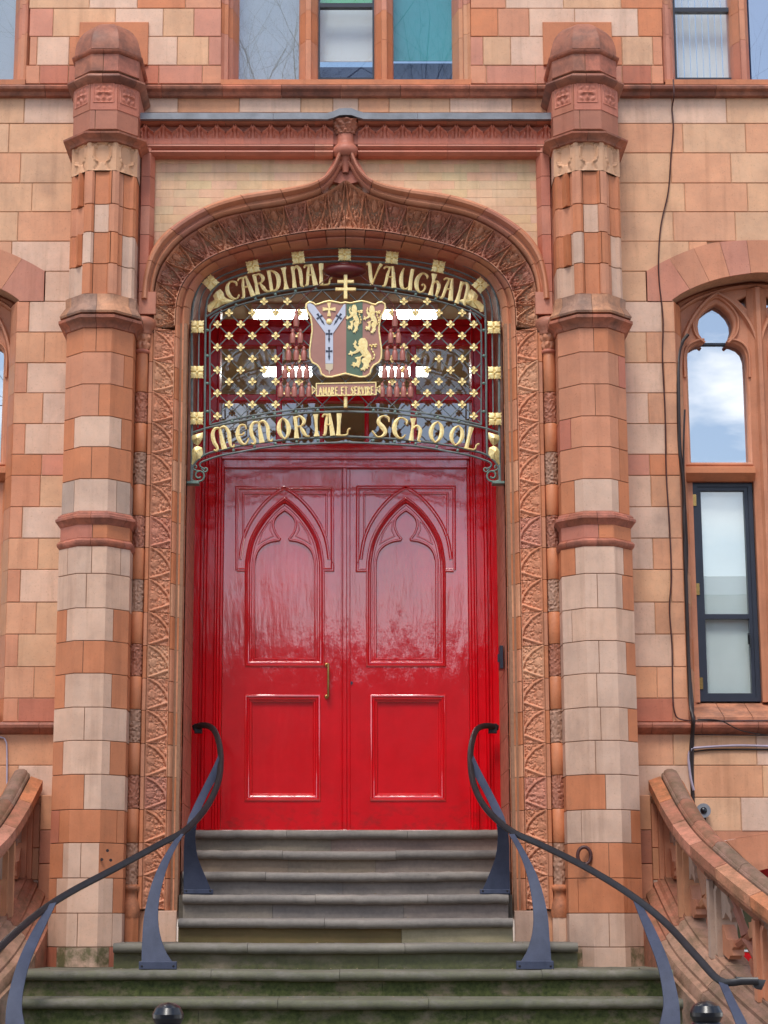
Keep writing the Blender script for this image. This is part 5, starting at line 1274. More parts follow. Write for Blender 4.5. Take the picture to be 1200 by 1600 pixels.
# ------------------------------------------------------------------ sloping balustrades
BP = [(.1, 1.985), (0, 1.988), (-.4, 2.008), (-.75, 2.05), (-1.06, 2.134), (-1.32, 2.22), (-1.55, 2.305), (-1.76, 2.39), (-2.1, 2.55), (-2.5, 2.8), (-2.9, 3.1), (-3.3, 3.5)]
def bal(s):
    root = thing('balustrade', 'sloping stone balustrade with a mossy rounded coping and pierced tracery, at the photo\'s %s edge' % ('right' if s > 0 else 'left'), 'balustrade', (s * 2.1, -.3, -1), 'balustrades flanking the steps')
    path = resample(cat([Vector((x, y, 0)) for y, x in BP], 8), 200)
    S_len = [0]
    for a, b in zip(path, path[1:]): S_len.append(S_len[-1] + (b - a).length)
    tot = S_len[-1]
    def at(sv):
        f = max(0, min(198.999, sv / tot * 199)); i = int(f); p = path[i].lerp(path[i + 1], f - i); t = (path[i + 1] - path[i]).normalized()
        n_ = Vector((-t.y, t.x, 0)) * 1.0      # outward (away from the steps)
        if n_.x < 0: n_ = -n_
        return p, n_, .235 + .47 * p.y
    def loft(s0, s1, prof, name, mt, col, seg=6, g=.0035, wob=0):
        m_ = MB(); L_ = len(prof)
        for i in range(seg + 1):
            sv = s0 + g + (s1 - s0 - 2 * g) * i / seg; p, n_, z = at(sv)
            for a, h in prof:
                q = p + n_ * a; m_.v.append(Vector((s * q.x, q.y, z + h)))
        for i in range(seg):
            for q in range(L_): m_.f.append((i * L_ + q, i * L_ + (q + 1) % L_, (i + 1) * L_ + (q + 1) % L_, (i + 1) * L_ + q))
        m_.f.append(tuple(range(L_))); m_.f.append(tuple(seg * L_ + q for q in range(L_))[::-1])
        return m_.build(name, M[mt], root, shade(col) if col else None, 35)
    side_ = [(0, 0), (.0, -.05), (.012, -.075), (.05, -.085), (.05, -.02), (.105, .03), (.105, 0), (.03, 0)]
    c1 = [(0, .0), (.0, .002), (.080, .030), (.082, .004), (.22, .004), (.235, -.015), (.235, -.07), (.20, -.085), (.012, -.085), (.012, -.062), (0, -.058)]
    c2 = [(.086, .0), (.086, .040), (.093, .050), (.100, .052), (.106, .066), (.125, .078), (.155, .080), (.185, .066), (.20, .04), (.22, .0)]
    c3 = [(.03, -.085), (.03, -.098), (.042, -.100), (.048, -.112), (.062, -.116), (.062, -.130), (.075, -.134), (.085, -.150), (.085, -.170), (.21, -.170), (.21, -.085)]
    sv = 0.0; k = 0
    while sv < tot - .1:
        l = random.uniform(.30, .38); e = min(tot, sv + l)
        loft(sv, e, c1, 'coping_stone', 'coping', 'OTPTS'[k % 5]); loft(sv + .12 if sv > 0 else 0, min(tot, e + .12), c2, 'ridge_stone', 'coping', 'ZVTZ'[k % 4]); loft(sv, e, c3, 'under_moulding', 'coping', 'TZPV'[k % 4])
        sv = e; k += 1
    st_ = [(.09, -.58), (.07, -.58), (.07, -.60), (.045, -.61), (.03, -.635), (.005, -.64), (.005, -.665), (-.02, -.672), (-.05, -.70), (-.05, -.72), (-.085, -.735), (-.10, -.775), (-.10, -.80), (-.115, -.81), (-.115, -1.3), (.25, -1.3), (.25, -.58)]
    sv = 0; k = 0
    while sv < tot - .1:
        e = min(tot, sv + .62); loft(sv, e, st_, 'stringer_stone', 'coping', 'TXZP'[k % 4]); sv = e; k += 1
    # posts and pierced cusped tracery
    def pt(sv, h, a=.15):
        p, n_, z = at(sv); q = p + n_ * a; return Vector((s * q.x, q.y, z + h))
    sp_ = .52; posts = [.06 + sp_ * i for i in range(int((tot - .1) / sp_) + 1)]
    for i, sv in enumerate(posts):
        loft(sv - .045, sv + .045, [(.09, -.59), (.075, -.57), (.075, -.2), (.09, -.16), (.21, -.16), (.21, -.59)], 'post', 'stone', 'SKGS'[i % 4], 1)
        loft(sv - .02, sv + .02, [(.045, -.6), (.045, -.15), (.075, -.15), (.075, -.6)], 'post_fillet', 'stone', 'SKGS'[i % 4], 1)
        if i < len(posts) - 1:
            a, b = sv + .04, posts[i + 1] - .04; mid = (a + b) / 2
            for (p0, h0), (p1, h1), bow in (((a, -.55), (b, -.2), .0), ((a, -.2), (mid, -.36), .03), ((b, -.55), (mid, -.38), .03)):
                pts_ = [pt(p0 + (p1 - p0) * t, h0 + (h1 - h0) * t + bow * math.sin(math.pi * t)) for t in [q / 6 for q in range(7)]]
                m_ = MB().tube(pts_, [.034 if q in (0, 6) else .026 for q in range(7)], 6); m_.build('brace', M['stone'], root, shade('SKT'[i % 3]), 40)
            def cusp(s0, h0, pts, col):
                m_ = MB(); n_ = len(pts)
                for al in (.11, .19): m_.v += [pt(s0 + x_, h0 + y_, al) for x_, y_ in pts]
                m_.f += [tuple(range(n_)), tuple(range(2 * n_ - 1, n_ - 1, -1))] + [(q, (q + 1) % n_, n_ + (q + 1) % n_, n_ + q) for q in range(n_)]
                m_.build('cusp', M['stone'], root, shade(col), 20)
            lf_ = [(0, 0), (0, .17), (.03, .15), (.05, .11), (.085, .115), (.12, .135), (.135, .10), (.115, .075), (.12, .045), (.09, .03), (.07, .0)]
            cusp(a, -.56, lf_, 'S'); cusp(b, -.19, [(-x_, -y_) for x_, y_ in lf_], 'K')
            cusp(a, -.19, [(x_, -y_) for x_, y_ in lf_], 'G'); cusp(b, -.56, [(-x_, y_ * .9) for x_, y_ in lf_], 'T')
    # pilaster where the balustrade meets the wall
    yq = [1242, 1297, 1350, 1405, 1460, 1516]
    for i, (y0, y1) in enumerate(zip(yq, yq[1:])):
        a, b = sorted((s * 1.895, s * 1.985)); MB().box(a, b, .03, .2, Zy(y1, .03) + .002, Zy(y0, .03) - .002, .004).build('pilaster_stone', M['stone'], root, shade('KTSRS'[i]), 0)
    for i, (y0, y1) in enumerate(((1255, 1325), (1325, 1375), (1375, 1440))):
        a, b = sorted((s * 1.99, s * 2.2)); MB().box(a, b, .06, .2, Zy(y1, .05) + .002, Zy(y0, .05) - .002, .004).build('pilaster_stone', M['stone'], root, shade('SKG'[i]), 0)
bal(1); bal(-1)

# ------------------------------------------------------------------ posts with ball finials by the pavement
for px, py, lb, rr in ((263, 1566, 'black metal post top left of centre, in front of the lowest visible steps', .062), (1103, 1563, 'black metal post top at the lower right, below the balustrade', .064)):
    c = P(px, py, -5.0); t = thing('bollard', lb, 'post', (c.x, -5.0, -2.25), 'black posts before the steps'); zt = c.z
    MB().lathe([(0, zt), (rr * .45, zt - .005), (rr * .8, zt - .02), (rr, zt - .045), (rr * 1.0, zt - .06), (rr * .86, zt - .078), (rr * .82, zt - .082), (rr * .9, zt - .086), (rr * 1.06, zt - .10), (rr * 1.08, zt - .115), (rr * .9, zt - .14), (rr * .7, zt - .155), (rr * .68, zt - .17)], c.x, -5.0, 28).build('finial', M['black_gloss'], t, smooth=25)
    MB().lathe([(rr * .7, zt - .17), (rr * .95, zt - .18), (rr * .95, zt - .2), (rr * .8, zt - .21), (rr * .8, -2.0), (rr * 1.2, -1.98), (rr * 1.2, -2.25)], c.x, -5.0, 20).build('shaft', M['black_gloss'], t, smooth=30)

# ------------------------------------------------------------------ cables, camera, iron ring
def cable(pts, r, label, mt, cl='cable', name='cable'):
    c = cat([P(*p) for p in pts], 6); m_ = MB().tube(c, r, 6); return tag(m_.build(name, M[mt], smooth=60), label, cl)
yw = YW - .012
cable([(1052, 124, yw - .1), (1053, 150, yw - .1), (1050, 170, yw), (1052, 200, yw), (1048, 250, yw), (1044, 300, yw), (1033, 350, yw), (1029, 400, yw), (1030, 440, yw), (1036, 500, yw), (1035, 560, yw), (1039, 640, yw), (1041, 740, yw), (1046, 820, yw), (1049, 900, yw), (1046, 950, yw), (1050, 1010, yw), (1051, 1080, yw), (1054, 1112, yw - .01), (1064, 1124, yw - .02), (1100, 1126, yw - .09), (1200, 1126, yw - .09), (1260, 1126, yw - .09)], .0055,
      'thin brown cable wandering down the wall right of the pier', 'cable_red')
yj_ = YW - .005
cable([(1075, 523, .3), (1066, 535, .28), (1060, 560, .2), (1060, 620, yj_), (1062, 700, yj_), (1068, 760, yj_), (1070, 850, yj_), (1073, 950, yj_), (1076, 1040, yj_), (1079, 1100, yj_ - .04), (1083, 1125, yj_ - .09), (1082, 1150, yj_ - .03), (1081, 1200, yj_), (1083, 1262, yj_)], .013, 'thick black cable clipped to the jamb of the right window', 'cable')
cable([(1070, 640, yj_), (1068, 700, yj_), (1069, 760, yj_), (1074, 860, yj_), (1072, 950, yj_), (1079, 1060, yj_), (1083, 1110, yj_ - .04), (1078, 1180, yj_ - .02), (1083, 1230, yj_)], .007, 'slender dark cable twisting beside the thick one', 'cable')
cable([(1084, 1235, yw - .01), (1079, 1215, yw - .01), (1076, 1185, yw - .01), (1080, 1171, yw - .01), (1095, 1168, yw - .01), (1150, 1165, yw - .01), (1200, 1166, yw - .01), (1270, 1168, yw - .01)], .009, 'pale violet conduit running right below the sill course', 'conduit', 'conduit', 'conduit')
cable([(1084, 1174, yw), (1120, 1171, yw), (1200, 1171, yw), (1270, 1172, yw)], .006, 'dark cable just under the pale conduit', 'cable')
cable([(1078, 1148, yw - .01), (1100, 1148, yw - .01), (1200, 1149, yw - .01), (1260, 1149, yw - .01)], .004, 'thin dark wire below the sill of the right window', 'cable')
cable([(1090, 1124, yw - .1), (1125, 1126, yw - .1), (1160, 1142, yw - .06), (1210, 1150, yw - .02)], .004, 'short wire drooping across the sill course', 'cable')
cable([(-40, 1152, yw), (0, 1152, yw), (9, 1158, yw), (11, 1175, yw), (11, 1225, yw), (11, 1262, yw)], .006, 'thin grey wire bent down the wall at the left edge', 'conduit', 'conduit', 'conduit')
c = P(1101, 1266, YW - .1); t = thing('security_camera', 'small grey dome camera on the wall above the right balustrade', 'camera', (c.x, YW, c.z))
m_ = MB(); m_.tube([(c.x, YW, c.z), (c.x, YW - .05, c.z)], .036, 16); m_.build('housing', M['blind_grey'], t, smooth=40)
MB().tube([(c.x, YW - .05, c.z), (c.x, YW - .065, c.z)], .047, 20).build('ring', M['lead'], t, smooth=40)
MB().ico((c.x, YW - .062, c.z), .024, 1, .8, 1, 12, 8).build('lens', M['black_gloss'], t, smooth=60)
MB().box(c.x - .02, c.x + .018, YW - .04, YW, c.z - .075, c.z - .03).build('junction', M['cable'], t, smooth=0)
c = P(913, 1337, -.345); t = thing('iron_ring', 'rusty iron ring plate fixed to the base of the right pier', 'ring', (c.x, -.34, c.z))
MB().tube([(c.x + .042 * math.cos(a), -.345, c.z + .054 * math.sin(a)) for a in [k * math.pi / 10 for k in range(21)]], .0115, 8, False).build('ring', M['cable_red'], t, smooth=60)
MB().tube([(c.x, -.33, c.z - .05), (c.x, -.35, c.z - .05)], .012, 8).build('bolt', M['cable'], t, smooth=60)
c = P(166, 1333, -.33)
for k, (px, py) in enumerate(((168, 1329), (159, 1343), (173, 1344), (171, 1362))):
    q = P(px, py, -.335); tag(MB().tube([(q.x, -.33, q.z), (q.x, -.338, q.z)], .010 if k < 3 else .014, 8).build('wall_bolt', M['cable'], smooth=40), ('dark bolt hole, %s on the left pier block above the handrail' % ('topmost', 'left one', 'right one', 'lowest')[k]), 'bolt', 'bolts in the left pier')
# ------------------------------------------------------------------ wrought iron screen with gilded letters
YS = .30
scr = thing('iron_screen', 'arched wrought iron screen with gilded lettering, rosettes and a coat of arms above the door', 'screen', (0, YS, 3.0))
def S3(x, y, dy=0.0): return P(x, y, YS + dy)
def bar(pts, r=.0075, name='bar', mt='iron', both=True, dy=0.0, smooth=8, sides=6):
    for mm in ((0, 1) if both else (0,)):
        pp = [S3(x if not mm else 2 * CX - x, y, dy) for x, y in pts]
        c = cat(pp, smooth) if smooth else pp
        MB().tube(c, r, sides).build(name, M[mt], scr, smooth=60)
outer_f = [(299, 752), (300, 640), (299.5, 520), (300, 490), (305, 462), (320, 435), (341, 420.5), (380, 405), (425, 394.5), (470, 389.5), (540, 387)]
mid_f = [(309, 668), (311, 520), (311.5, 482), (318, 456), (332, 440), (356, 427), (386, 417), (428, 409), (464, 403.6), (540, 400)]
inner_f = [(319, 712), (320, 640), (321, 520), (322, 482), (327, 462), (344, 443), (380, 428), (425, 417), (470, 411), (540, 408)]
bar(outer_f, .0095); bar(mid_f, .0055); bar(inner_f, .0085)
bar([(321, 496), (350, 479), (380, 468), (425, 457.5), (470, 450), (505, 445.5), (540, 443.5)], .0085)
bar([(328, 498), (341, 489), (380, 475), (425, 464.5), (470, 457), (505, 453.5), (540, 452)], .0065)
bar([(328, 664), (328, 600), (328, 518), (331, 505), (342, 489)], .0065)
bar([(328, 664), (380, 652), (430, 644), (480, 638.5), (540, 636)], .0075); bar([(299, 677), (327, 668), (380, 657.5), (430, 650), (480, 645), (540, 643)], .0085)
bar([(300, 742), (302, 728), (312, 716), (327, 708), (345, 703.5), (373, 697), (420, 690), (470, 685.5), (540, 682)], .0085)
bar([(320, 733), (313, 729), (314, 723), (327, 717.5), (345, 712), (373, 706.5), (420, 698.5), (470, 694), (540, 691)], .0075)
# scrolls at the feet
def spiral(cx, cy, r0, r1, a0, a1, n=22): return [(cx + (r0 + (r1 - r0) * k / n) * math.cos(a0 + (a1 - a0) * k / n), cy + (r0 + (r1 - r0) * k / n) * math.sin(a0 + (a1 - a0) * k / n)) for k in range(n + 1)]
bar([(300, 742), (299, 749), (304, 752)] + spiral(311, 743, 9.5, 3, R(100), R(-330)), .007, 'scroll', 'iron_green')
bar([(313, 729), (318, 736)] + spiral(321, 733.5, 4, 1.5, R(130), R(-200), 12), .0055, 'scroll', 'iron_green')
bar([(313, 736), (306, 735)] + spiral(305, 730, 4, 1.5, R(150), R(420), 12), .0055, 'scroll', 'iron_green')
for mm in (-1, 1):
    a, b = sorted((mm * (CX - 292), mm * (CX - 311))); A, B = S3(CX + a, 755), S3(CX + b, 755)
    MB().box(A.x, B.x, YS - .03, YS + .05, S3(300, 757).z, S3(300, 753).z, .003).build('foot_plate', M['iron_green'], scr, smooth=0)
# little knobs between the paired rails
def knobs(ca, cb, n, r=.011):
    A, B = resample([Vector((x, y, 0)) for x, y in ca], n + 2)[1:-1], resample([Vector((x, y, 0)) for x, y in cb], n + 2)[1:-1]
    for mm in (0, 1):
        for a, b in zip(A, B):
            q = (a + b) / 2; p = S3(q.x if not mm else 2 * CX - q.x, q.y); MB().ico(p, r, 1, 1, 1, 8, 6).build('knob', M['iron_green'], scr, smooth=60)
knobs([(335, 490), (380, 468), (425, 457.5), (470, 450), (525, 444)], [(345, 489), (380, 475), (425, 464.5), (470, 457), (525, 453)], 5)
knobs([(330, 667), (380, 657.5), (430, 650), (480, 645), (530, 643)], [(330, 664), (380, 652), (430, 644), (480, 638.5), (530, 636)], 5, .012)
knobs([(330, 707), (373, 697), (420, 690), (470, 685.5), (530, 682)], [(335, 716), (373, 706.5), (420, 698.5), (470, 694), (530, 691)], 5)
for y in (516, 556, 599, 643):
    for mm in (-1, 1): MB().ico(S3(CX + mm * (CX - 324), y), .013, 1, 1, .8, 8, 6).build('knob', M['iron_green'], scr, smooth=60)
# diamond lattice
def rail_y(x, pts):
    x = x if x <= CX else 2 * CX - x
    for (x0, y0), (x1, y1) in zip(pts, pts[1:]):
        if x0 <= x <= x1: return y0 + (y1 - y0) * (x - x0) / (x1 - x0)
    return pts[0][1] if x < pts[0][0] else pts[-1][1]
topc = [(328, 508), (332, 500), (341, 489), (380, 475), (425, 464.5), (470, 457), (505, 453.5), (540, 452)]
botc = [(328, 664), (380, 652), (430, 644), (480, 638.5), (540, 636)]
inside_ = lambda x, y: 328 <= x <= 752 and rail_y(x, topc) <= y <= rail_y(x, botc)
dx, dy_ = 18.2, 17.9; y0r = 507.0
for sg in (-1, 1):
    for c in range(-26, 27):
        # lines through nodes: x = CX + 18.2*(odd at row 0)
        run = []
        for k in range(-400, 401):
            t = k * .05; y = y0r + dy_ * t; x = CX + dx * (2 * c + 1) + sg * dx * t
            if inside_(x, y): run.append((x, y))
            elif run: break
        if len(run) > 4: MB().tube([S3(*run[0], .004 * sg), S3(*run[-1], .004 * sg)], .0042, 5).build('lattice_bar', M['iron'], scr, smooth=60)
# gilded four petalled rosettes on the crossings
rm = MB(); 
for k in range(4):
    a = k * math.pi / 2; ca, sa = math.cos(a), math.sin(a); W_ = .036
    def rp(u, v, d): # u along the petal, v across
        return (u * ca - v * sa, -d, u * sa + v * ca)
    rm.add([rp(.004, 0, .010), rp(.014, .014, .016), rp(.027, .011, .011), rp(W_, 0, .006), rp(.027, -.011, .011), rp(.014, -.014, .016), rp(.016, 0, .007), rp(.014, .014, 0), rp(W_, 0, 0), rp(.014, -.014, 0)],
           [(0, 1, 6), (1, 2, 6), (2, 3, 6), (3, 4, 6), (4, 5, 6), (5, 0, 6), (1, 7, 8, 3, 2), (5, 4, 3, 8, 9)])
rm.ico((0, -.014, 0), .008, 1, .8, 1, 6, 4)
rme = rm.mesh('rosette', Vector((0, 0, 0)), 40, False)
shield_box = lambda x, y: 482 < x < 598 and 466 < y < 624
nr = 0
for j in range(-3, 10):
    y = y0r + dy_ * j
    for i in range(-24, 25):
        if (i + j) % 2 == 0: continue
        x = CX + dx * i
        if not (inside_(x, y) and rail_y(x, topc) + 2 < y < rail_y(x, botc) - 8 and 334 < x < 746): continue
        if shield_box(x, y): continue
        o = link('rosette', rme, M['gold'], scr); o.location = S3(x, y, -.008) - ORG[scr.name]; o.scale = (.82, .82, .82); nr += 1
# square gilt plates on the border
pm = MB()
def plf(u, v):
    x = (u - .5) * 2; z = (v - .5) * 2; h = .010 * (1 - .5 * (x * x + z * z)) - .012 * math.exp(-((abs(x) - abs(z)) / .12) ** 2) * 0
    h -= .010 * math.exp(-((abs(x) ) / .08) ** 2) * (abs(z) > .25) ; h -= .010 * math.exp(-((abs(z)) / .08) ** 2) * (abs(x) > .25)
    h -= .018 * math.exp(-((math.hypot(abs(x) - .28, abs(z) - .0)) / .09) ** 2) + .018 * math.exp(-((math.hypot(abs(x), abs(z) - .28)) / .09) ** 2)
    e = max(abs(x), abs(z)); nrot = .93 + .07 * math.cos(4 * math.atan2(z, x)) * 0 + .06 * math.cos(16 * math.atan2(z, x)) * (e > .9)
    return Vector((x * .046 * nrot, -h - .008, z * .046 * nrot))
pm.grid(plf, 20, 20); pm.box(-.04, .04, -.006, .006, -.04, .04)
pme = pm.mesh('border_plate', Vector((0, 0, 0)), 50, False)
for x, y, r in ((308.7, 511, 0), (308, 582, 0), (307.5, 654, 0), (771.5, 512, 0), (772.5, 583, 0), (773.5, 655, 0), (329, 442, 45), (750.5, 446, -45), (395, 417, -12), (466, 403, -7), (538.5, 398.5, 0), (612.5, 403, 6), (685, 417, 12)):
    o = link('border_plate', pme, M['gold'], scr); o.location = S3(x, y, -.012) - ORG[scr.name]; o.rotation_euler = (0, R(r), 0)
# gilt leaves
def leafy(pts, cx, cy, name='gilt_leaf'):
    c = S3(cx, cy); w = [S3(x, y) for x, y in pts]; n = len(w); m_ = MB()
    m_.v = [c + Vector((0, -.03, 0))] + [p + Vector((0, -.006, 0)) for p in w] + [p.lerp(c, .5) + Vector((0, -.026 if i % 2 else -.012, 0)) for i, p in enumerate(w)] + [p + Vector((0, .004, 0)) for p in w]
    for i in range(n):
        j = (i + 1) % n; m_.f += [(0, 1 + n + i, 1 + n + j), (1 + n + i, 1 + i, 1 + j, 1 + n + j), (1 + i, 1 + 2 * n + i, 1 + 2 * n + j, 1 + j)]
    m_.build(name, M['gold'], scr, smooth=50, recalc=False)
for mm in (0, 1):
    q = (lambda x: x) if not mm else (lambda x: 2 * CX - x)
    L_ = lambda pts: [(q(x), y) for x, y in pts]
    leafy(L_([(325, 487), (324, 478), (329, 472), (335, 469), (333, 462), (338, 456), (344, 452), (349, 457), (351, 464), (357, 468), (366, 470), (357, 474), (348, 476), (340, 481), (333, 483), (329, 488)]), q(342), 471)
    leafy(L_([(299, 681), (306, 679), (317, 676), (317, 685), (313, 692), (309, 697), (303, 693), (299, 688)]), q(309), 686)
    leafy(L_([(309, 697), (316, 700), (317, 709), (314, 716), (307, 720), (301, 727), (298, 726), (300, 716), (299, 704), (304, 699)]), q(307), 708)
# ------- letters drawn with a broad pen: strokes are (x, y, width) in letter heights
G_ = {
 'C': (.62, [[(.62, .68, .03), (.63, .84, .12), (.5, .95, .08), (.33, .97, .08), (.16, .8, .17), (.10, .5, .22), (.17, .22, .18), (.34, .04, .10), (.5, .05, .07), (.62, .2, .03)]]),
 'A': (.74, [[(.0, .86, .04), (.1, .96, .07), (.28, .95, .08), (.5, .98, .05)], [(.30, .93, .08), (.22, .6, .13), (.18, .3, .13), (.12, .06, .11), (.0, .03, .05)], [(.44, 1.0, .10), (.52, .5, .17), (.6, .0, .22)], [(.22, .5, .05), (.5, .5, .06)]]),
 'R': (.78, [[(.12, 1, .18), (.14, .5, .14), (.12, 0, .22)], [(.14, .93, .05), (.38, .98, .09), (.56, .76, .17), (.42, .56, .07), (.2, .52, .04)], [(.34, .54, .07), (.48, .28, .17), (.62, .08, .10), (.78, .04, .04)]]),
 'D': (.74, [[(.12, 1, .16), (.13, .5, .15), (.12, 0, .16)], [(.02, .97, .05), (.36, .95, .08), (.6, .72, .18), (.62, .4, .19), (.42, .06, .10), (.08, .03, .05)]]),
 'I': (.30, [[(.14, 1, .24), (.14, .8, .15), (.14, .5, .12), (.14, .2, .15), (.14, 0, .26)]]),
 'N': (.80, [[(.10, 1, .16), (.12, .5, .14), (.10, 0, .2)], [(.12, .80, .05), (.36, .99, .10), (.60, .84, .16), (.64, .4, .16), (.62, .1, .12), (.78, .0, .05)]]),
 'L': (.62, [[(.18, 1, .22), (.16, .5, .15), (.14, 0, .18)], [(.04, .03, .07), (.34, .02, .07), (.5, .06, .06), (.54, .26, .04), (.64, .33, .05)]]),
 'V': (.64, [[(-.02, .92, .04), (.1, 1, .12), (.16, .6, .16), (.26, .0, .14)], [(.62, 1, .16), (.5, .75, .09), (.36, .3, .06), (.26, .0, .06)]]),
 'U': (.66, [[(.16, 1, .05), (.1, .75, .13), (.1, .4, .18), (.2, .1, .14), (.36, .03, .06), (.5, .14, .03)], [(.58, 1, .16), (.56, .5, .16), (.58, 0, .18)]]),
 'G': (.66, [[(.62, .74, .03), (.63, .86, .10), (.48, .96, .07), (.32, .95, .09), (.16, .76, .17), (.10, .48, .21), (.18, .2, .17), (.36, .04, .09), (.54, .12, .09), (.6, .34, .09), (.48, .44, .05), (.4, .36, .04)]]),
 'h': (.64, [[(.1, 1, .26), (.13, .72, .13), (.12, .4, .13), (.12, 0, .22)], [(.14, .52, .05), (.34, .68, .10), (.54, .52, .16), (.54, .22, .14), (.50, .04, .08), (.64, .0, .04)]]),
 'M': (1.0, [[(.5, .96, .10), (.5, .5, .17), (.52, 0, .24)], [(.48, .95, .08), (.26, .97, .11), (.10, .74, .16), (.10, .4, .17), (.20, .12, .12), (.12, .0, .09), (.0, .06, .03)], [(.52, .95, .08), (.74, .97, .11), (.88, .7, .16), (.86, .35, .16), (.86, .08, .10), (.98, .02, .06), (1.03, .12, .03)]]),
 'E': (.64, [[(.6, .72, .03), (.58, .88, .10), (.42, .96, .08), (.24, .86, .12), (.12, .55, .2), (.18, .22, .18), (.36, .03, .10), (.52, .08, .07), (.66, .28, .03)], [(.14, .5, .05), (.4, .5, .06), (.46, .6, .11)]]),
 'O': (.68, [[(.36, 1, .05), (.18, .82, .14), (.10, .5, .2), (.18, .2, .15), (.36, 0, .05)], [(.36, 1, .05), (.54, .8, .16), (.60, .48, .2), (.52, .18, .14), (.36, 0, .05)]]),
 'S': (.72, [[(.72, .72, .03), (.68, .9, .10), (.48, .97, .07), (.3, .86, .12), (.28, .66, .18), (.46, .46, .21), (.58, .25, .17), (.46, .06, .10), (.26, .02, .07), (.12, .14, .07), (.0, .28, .05)]]),
 'a': (.60, [[(.30, 1, .12), (.16, .5, .13), (.04, 0, .13)], [(.30, 1, .12), (.44, .5, .15), (.56, 0, .15)], [(.14, .36, .10), (.46, .36, .10)]]),
 'm': (.86, [[(.10, 0, .14), (.14, .5, .13), (.18, 1, .13)], [(.18, 1, .11), (.32, .55, .11), (.43, .15, .11)], [(.43, .15, .11), (.54, .55, .11), (.68, 1, .11)], [(.68, 1, .14), (.72, .5, .15), (.76, 0, .15)]]),
 'v': (.58, [[(.04, 1, .14), (.16, .5, .14), (.29, 0, .13)], [(.54, 1, .10), (.42, .5, .10), (.29, 0, .11)]]),
 'e': (.54, [[(.12, 1, .14), (.12, .5, .14), (.12, 0, .14)], [(.12, .95, .11), (.5, .95, .11)], [(.12, .52, .11), (.42, .52, .11)], [(.12, .05, .11), (.5, .05, .11)]]),
 'T': (.6, [[(.0, .9, .04), (.1, .97, .07), (.5, .97, .07), (.6, .9, .04)], [(.3, .97, .14), (.3, .5, .13), (.3, 0, .18)]]),
}
def letter(ch, x0, x1, ytop, ybot, ang, parent, mt='gold', dy=-.012, d=.012, name='letter'):
    """letter box in photo columns/rows, turned by ang degrees (screen, clockwise)"""
    w_, strokes = G_[ch]; h = (ybot - ytop) * 1.0; cx, cy = (x0 + x1) / 2, (ytop + ybot) / 2
    sl_ = abs(math.sin(R(ang))) ; hh = h - (x1 - x0) * sl_ * .8; ww = (x1 - x0) - h * sl_ * .35
    kx = ww / (w_ + .06); m_ = MB(); ca, sa = math.cos(R(ang)), math.sin(R(ang))
    for si, stt in enumerate(strokes):
        c = cat([Vector(p) for p in stt], 6); n = len(c)
        lft, rgt = [], []
        for i, p in enumerate(c):
            t = c[min(n - 1, i + 1)] - c[max(0, i - 1)]; t = Vector((t.x * kx, t.y * hh)); t.normalize(); nn = Vector((-t.y, t.x))
            wd = max(p[2] * 1.04, .075) * hh * .5 * (1.0 if hh > 18 else 1.15)
            q = Vector(((p[0] - w_ / 2) * kx, (.5 - p[1]) * hh)); nn = Vector((nn.x, -nn.y))
            for lst, sg in ((lft, 1), (rgt, -1)):
                e = q + nn * wd * sg; lst.append((cx + e.x * ca - e.y * sa, cy + e.x * sa + e.y * ca))
        o_ = dy - si * .0012
        b0 = len(m_.v)
        for i in range(n):
            a, b = S3(*lft[i], o_), S3(*rgt[i], o_)
            m_.v += [a, (a + b) / 2 + Vector((0, -d * .45, 0)), b, b + Vector((0, d, 0)), a + Vector((0, d, 0))]
        for i in range(n - 1):
            for q in range(5): m_.f.append((b0 + i * 5 + q, b0 + i * 5 + (q + 1) % 5, b0 + (i + 1) * 5 + (q + 1) % 5, b0 + (i + 1) * 5 + q))
        m_.f.append(tuple(b0 + q for q in range(5))); m_.f.append(tuple(b0 + (n - 1) * 5 + q for q in (4, 3, 2, 1, 0)))
    return m_.build(name, M[mt], parent, smooth=25)
for ch, x0, x1, a, b in (('C', 350, 374, 437, 471), ('A', 371, 399, 429, 467), ('R', 394, 421, 425, 461), ('D', 417, 440, 420, 456), ('I', 438, 453, 417, 453), ('N', 455, 475, 415, 450), ('A', 474, 497, 412, 447), ('L', 495, 519, 411, 446)):
    letter(ch, x0, x1, a, b, -math.degrees(math.atan(.00145 * (CX - (x0 + x1) / 2))), scr)
for ch, x0, x1, a, b in (('V', 571, 597, 411, 446), ('A', 597, 623, 415, 450), ('U', 622, 647, 418, 454), ('G', 646, 669, 424, 459), ('h', 671, 690, 427, 464), ('A', 688, 714, 432, 471), ('N', 713, 735, 439, 478)):
    letter(ch, x0, x1, a, b, math.degrees(math.atan(.0014 * ((x0 + x1) / 2 - CX))), scr)
for ch, x0, x1, a, b in (('M', 328, 365, 664, 705), ('E', 366, 389, 661, 697), ('M', 388, 425, 656, 694), ('O', 431, 455, 652, 687), ('R', 457, 484, 649, 685), ('I', 486, 503, 647, 682), ('A', 503, 524, 646, 681), ('L', 522, 548, 646, 681)):
    letter(ch, x0, x1, a, b, -math.degrees(math.atan(.00105 * (CX - (x0 + x1) / 2))), scr)
for ch, x0, x1, a, b in (('S', 580, 609, 648, 684), ('C', 611, 636, 651, 686), ('h', 639, 661, 653, 690), ('O', 668, 695, 657, 693), ('O', 700, 727, 663, 698), ('L', 724, 752, 666, 705)):
    letter(ch, x0, x1, a, b, math.degrees(math.atan(.00100 * ((x0 + x1) / 2 - CX))), scr)
